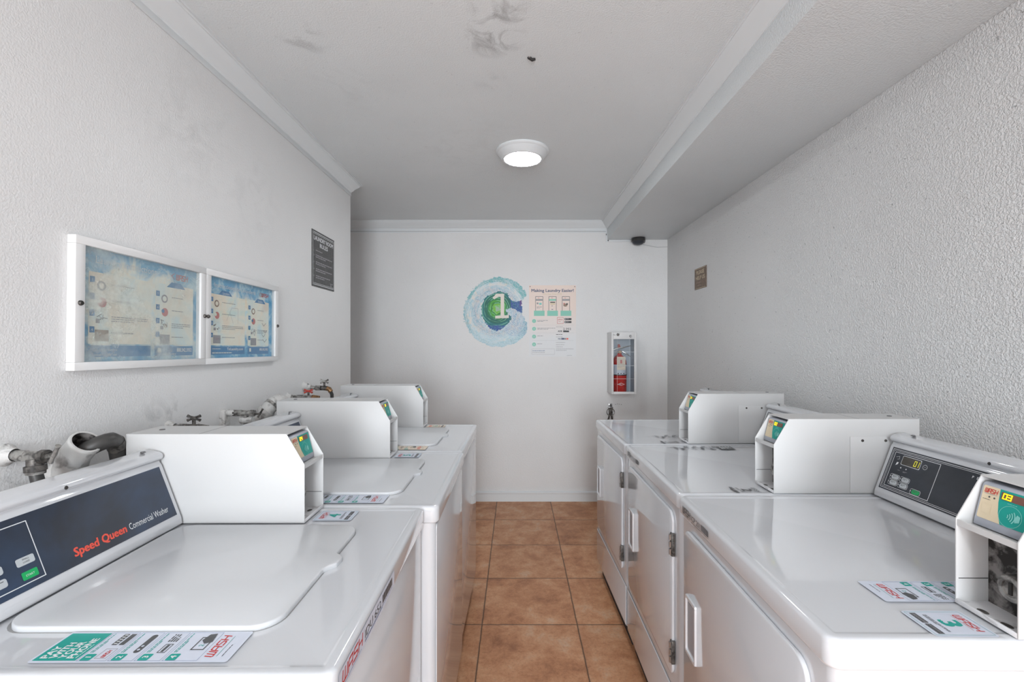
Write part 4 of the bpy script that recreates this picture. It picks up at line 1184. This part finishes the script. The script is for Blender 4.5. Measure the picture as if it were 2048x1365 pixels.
# C: small tap seen over the nearest payment box
def small_tap(y, z, L_, label, hmat, hy=0, wingdir=(0, .3, 1), twin=False):
    t = thing('water_tap', label, 'water tap')
    b = B(); flange(b, (XL, y, z), (1, 0, 0), .012); b.tube([(XL, y, z), (XL + L_ * .35, y, z)], .0105, 'old_metal', 12)
    b.tube([(XL + L_ * .3, y, z), (XL + L_ * .48, y, z)], .0135, 'old_metal', 6); b.tube([(XL + L_ * .48, y, z), (XL + L_ * .8, y, z)], .0112, 'dark_metal' if not twin else 'old_metal', 12)
    b.tube([(XL + L_ * .78, y, z), (XL + L_, y, z - .004)], .0135, 'brass' if twin else 'old_metal', 6)
    b.build('body', t)
    b = B(); hx = XL + L_ * .66
    b.tube([(hx, y, z + .008), (hx, y, z + .026)], .0052, 'dark_metal', 10)
    wing(b, (hx, y, z + .030), (1, 0, .35), .021, hmat); wing(b, (hx, y, z + .030), (1, 0, -.35), .021, hmat)
    b.build('handle', t, label='red wing handle' if hmat == 'red_handle' else None)
    return t
small_tap(1.44, 1.112, .12, 'small tarnished tap on the left wall, just above the nearest payment box', 'dark_metal')
# D: tap with rough plaster column and second drain pipe
t = thing('water_tap', 'tarnished tap on a plastered wall stub, behind the nearest washer console', 'water tap')
y, z = 1.70, 1.118
b = B(); b.box(XL - .002, XL + .022, y - .018, y + .018, z - .14, z + .014, 'wall_patch', bev=.006); b.tube([(XL + .015, y, z), (XL + .05, y, z)], .0115, 'wall_patch', 14); b.build('plaster_stub', t)
b = B(); b.tube([(XL + .045, y, z), (XL + .075, y, z)], .0128, 'old_metal', 6); b.tube([(XL + .075, y, z), (XL + .11, y, z)], .011, 'old_metal', 14); b.tube([(XL + .108, y, z), (XL + .122, y, z)], .013, 'old_metal', 6)
b.tube([(XL + .07, y, z - .026), (XL + .115, y, z - .026)], .0125, 'wall_patch', 12); b.tube([(XL + .09, y, z), (XL + .09, y, z - .05)], .009, 'old_metal', 10); b.build('body', t)
b = B(); b.tube([(XL + .122, y, z - .003), (XL + .14, y, z - .003)], .004, 'dark_metal', 8); wing(b, (XL + .143, y, z), (.35, 0, .6), .018, 'dark_metal'); b.build('handle', t)
# second drain pipe: elbow turned over
b = B()
y = 1.88
b.tube([(-1.064, 1.86, .99), (-1.050, 1.86, 1.06), (-1.022, 1.868, 1.098)], .029, 'painted_pipe', 24)
b.tube([(-1.027, 1.867, 1.092), (-1.016, 1.870, 1.106)], .0325, 'painted_pipe', 24)
b.tube([(-1.022, 1.868, 1.098), (-1.010, 1.876, 1.116), (-1.001, 1.89, 1.130), (-.994, 1.915, 1.136), (-.991, 1.94, 1.128), (-.990, 1.96, 1.10), (-.990, 1.965, 1.04)], .0285, 'painted_pipe', 24)
b.tube([(-1.008, 1.878, 1.119), (-1.003, 1.886, 1.127)], .0298, 'old_metal', 24)
tag(b.build('drain_pipe', smooth=60), 'white-painted elbow drain pipe rising behind the middle payment box', 'drain pipe')
# E: taps above the middle payment box
small_tap(2.19, 1.118, .15, 'tap with red wing handle above the middle payment box', 'red_handle', twin=True)
t = thing('water_tap', 'grey wing-handled tap with brass outlet, beside the red-handled tap', 'water tap')
y, z = 2.36, 1.147
b = B(); flange(b, (XL, y, z + .008), (1, 0, 0), .014, 'painted_pipe'); b.tube([(XL, y, z + .006), (XL + .035, y, z + .003)], .014, 'painted_pipe', 14)
b.tube([(XL + .03, y, z + .003), (XL + .065, y, z)], .0095, 'old_metal', 12); b.tube([(XL + .06, y, z), (XL + .085, y, z)], .0135, 'old_metal', 6); b.tube([(XL + .085, y, z), (XL + .12, y, z - .002)], .012, 'dark_metal', 14); b.build('body', t)
b = B(); b.tube([(XL + .115, y, z - .002), (XL + .130, y, z - .006), (XL + .138, y, z - .020)], .012, 'brass', 12); b.build('outlet', t, label='brass outlet')
b = B(); b.tube([(XL + .104, y, z + .008), (XL + .104, y, z + .028)], .0055, 'dark_metal', 10); wing(b, (XL + .104, y, z + .034), (1, 0, .4), .022, 'old_metal'); wing(b, (XL + .104, y, z + .034), (1, 0, -.4), .022, 'old_metal'); b.build('handle', t)
b = B(); b.tube([(XL + .137, y, z - .019), (XL + .141, y + .006, z - .034), (XL + .142, y + .01, z - .12)], .009, 'rubber', 12)
tag(b.build('supply_hose'), 'black supply hose leaving the brass tap outlet', 'hose')
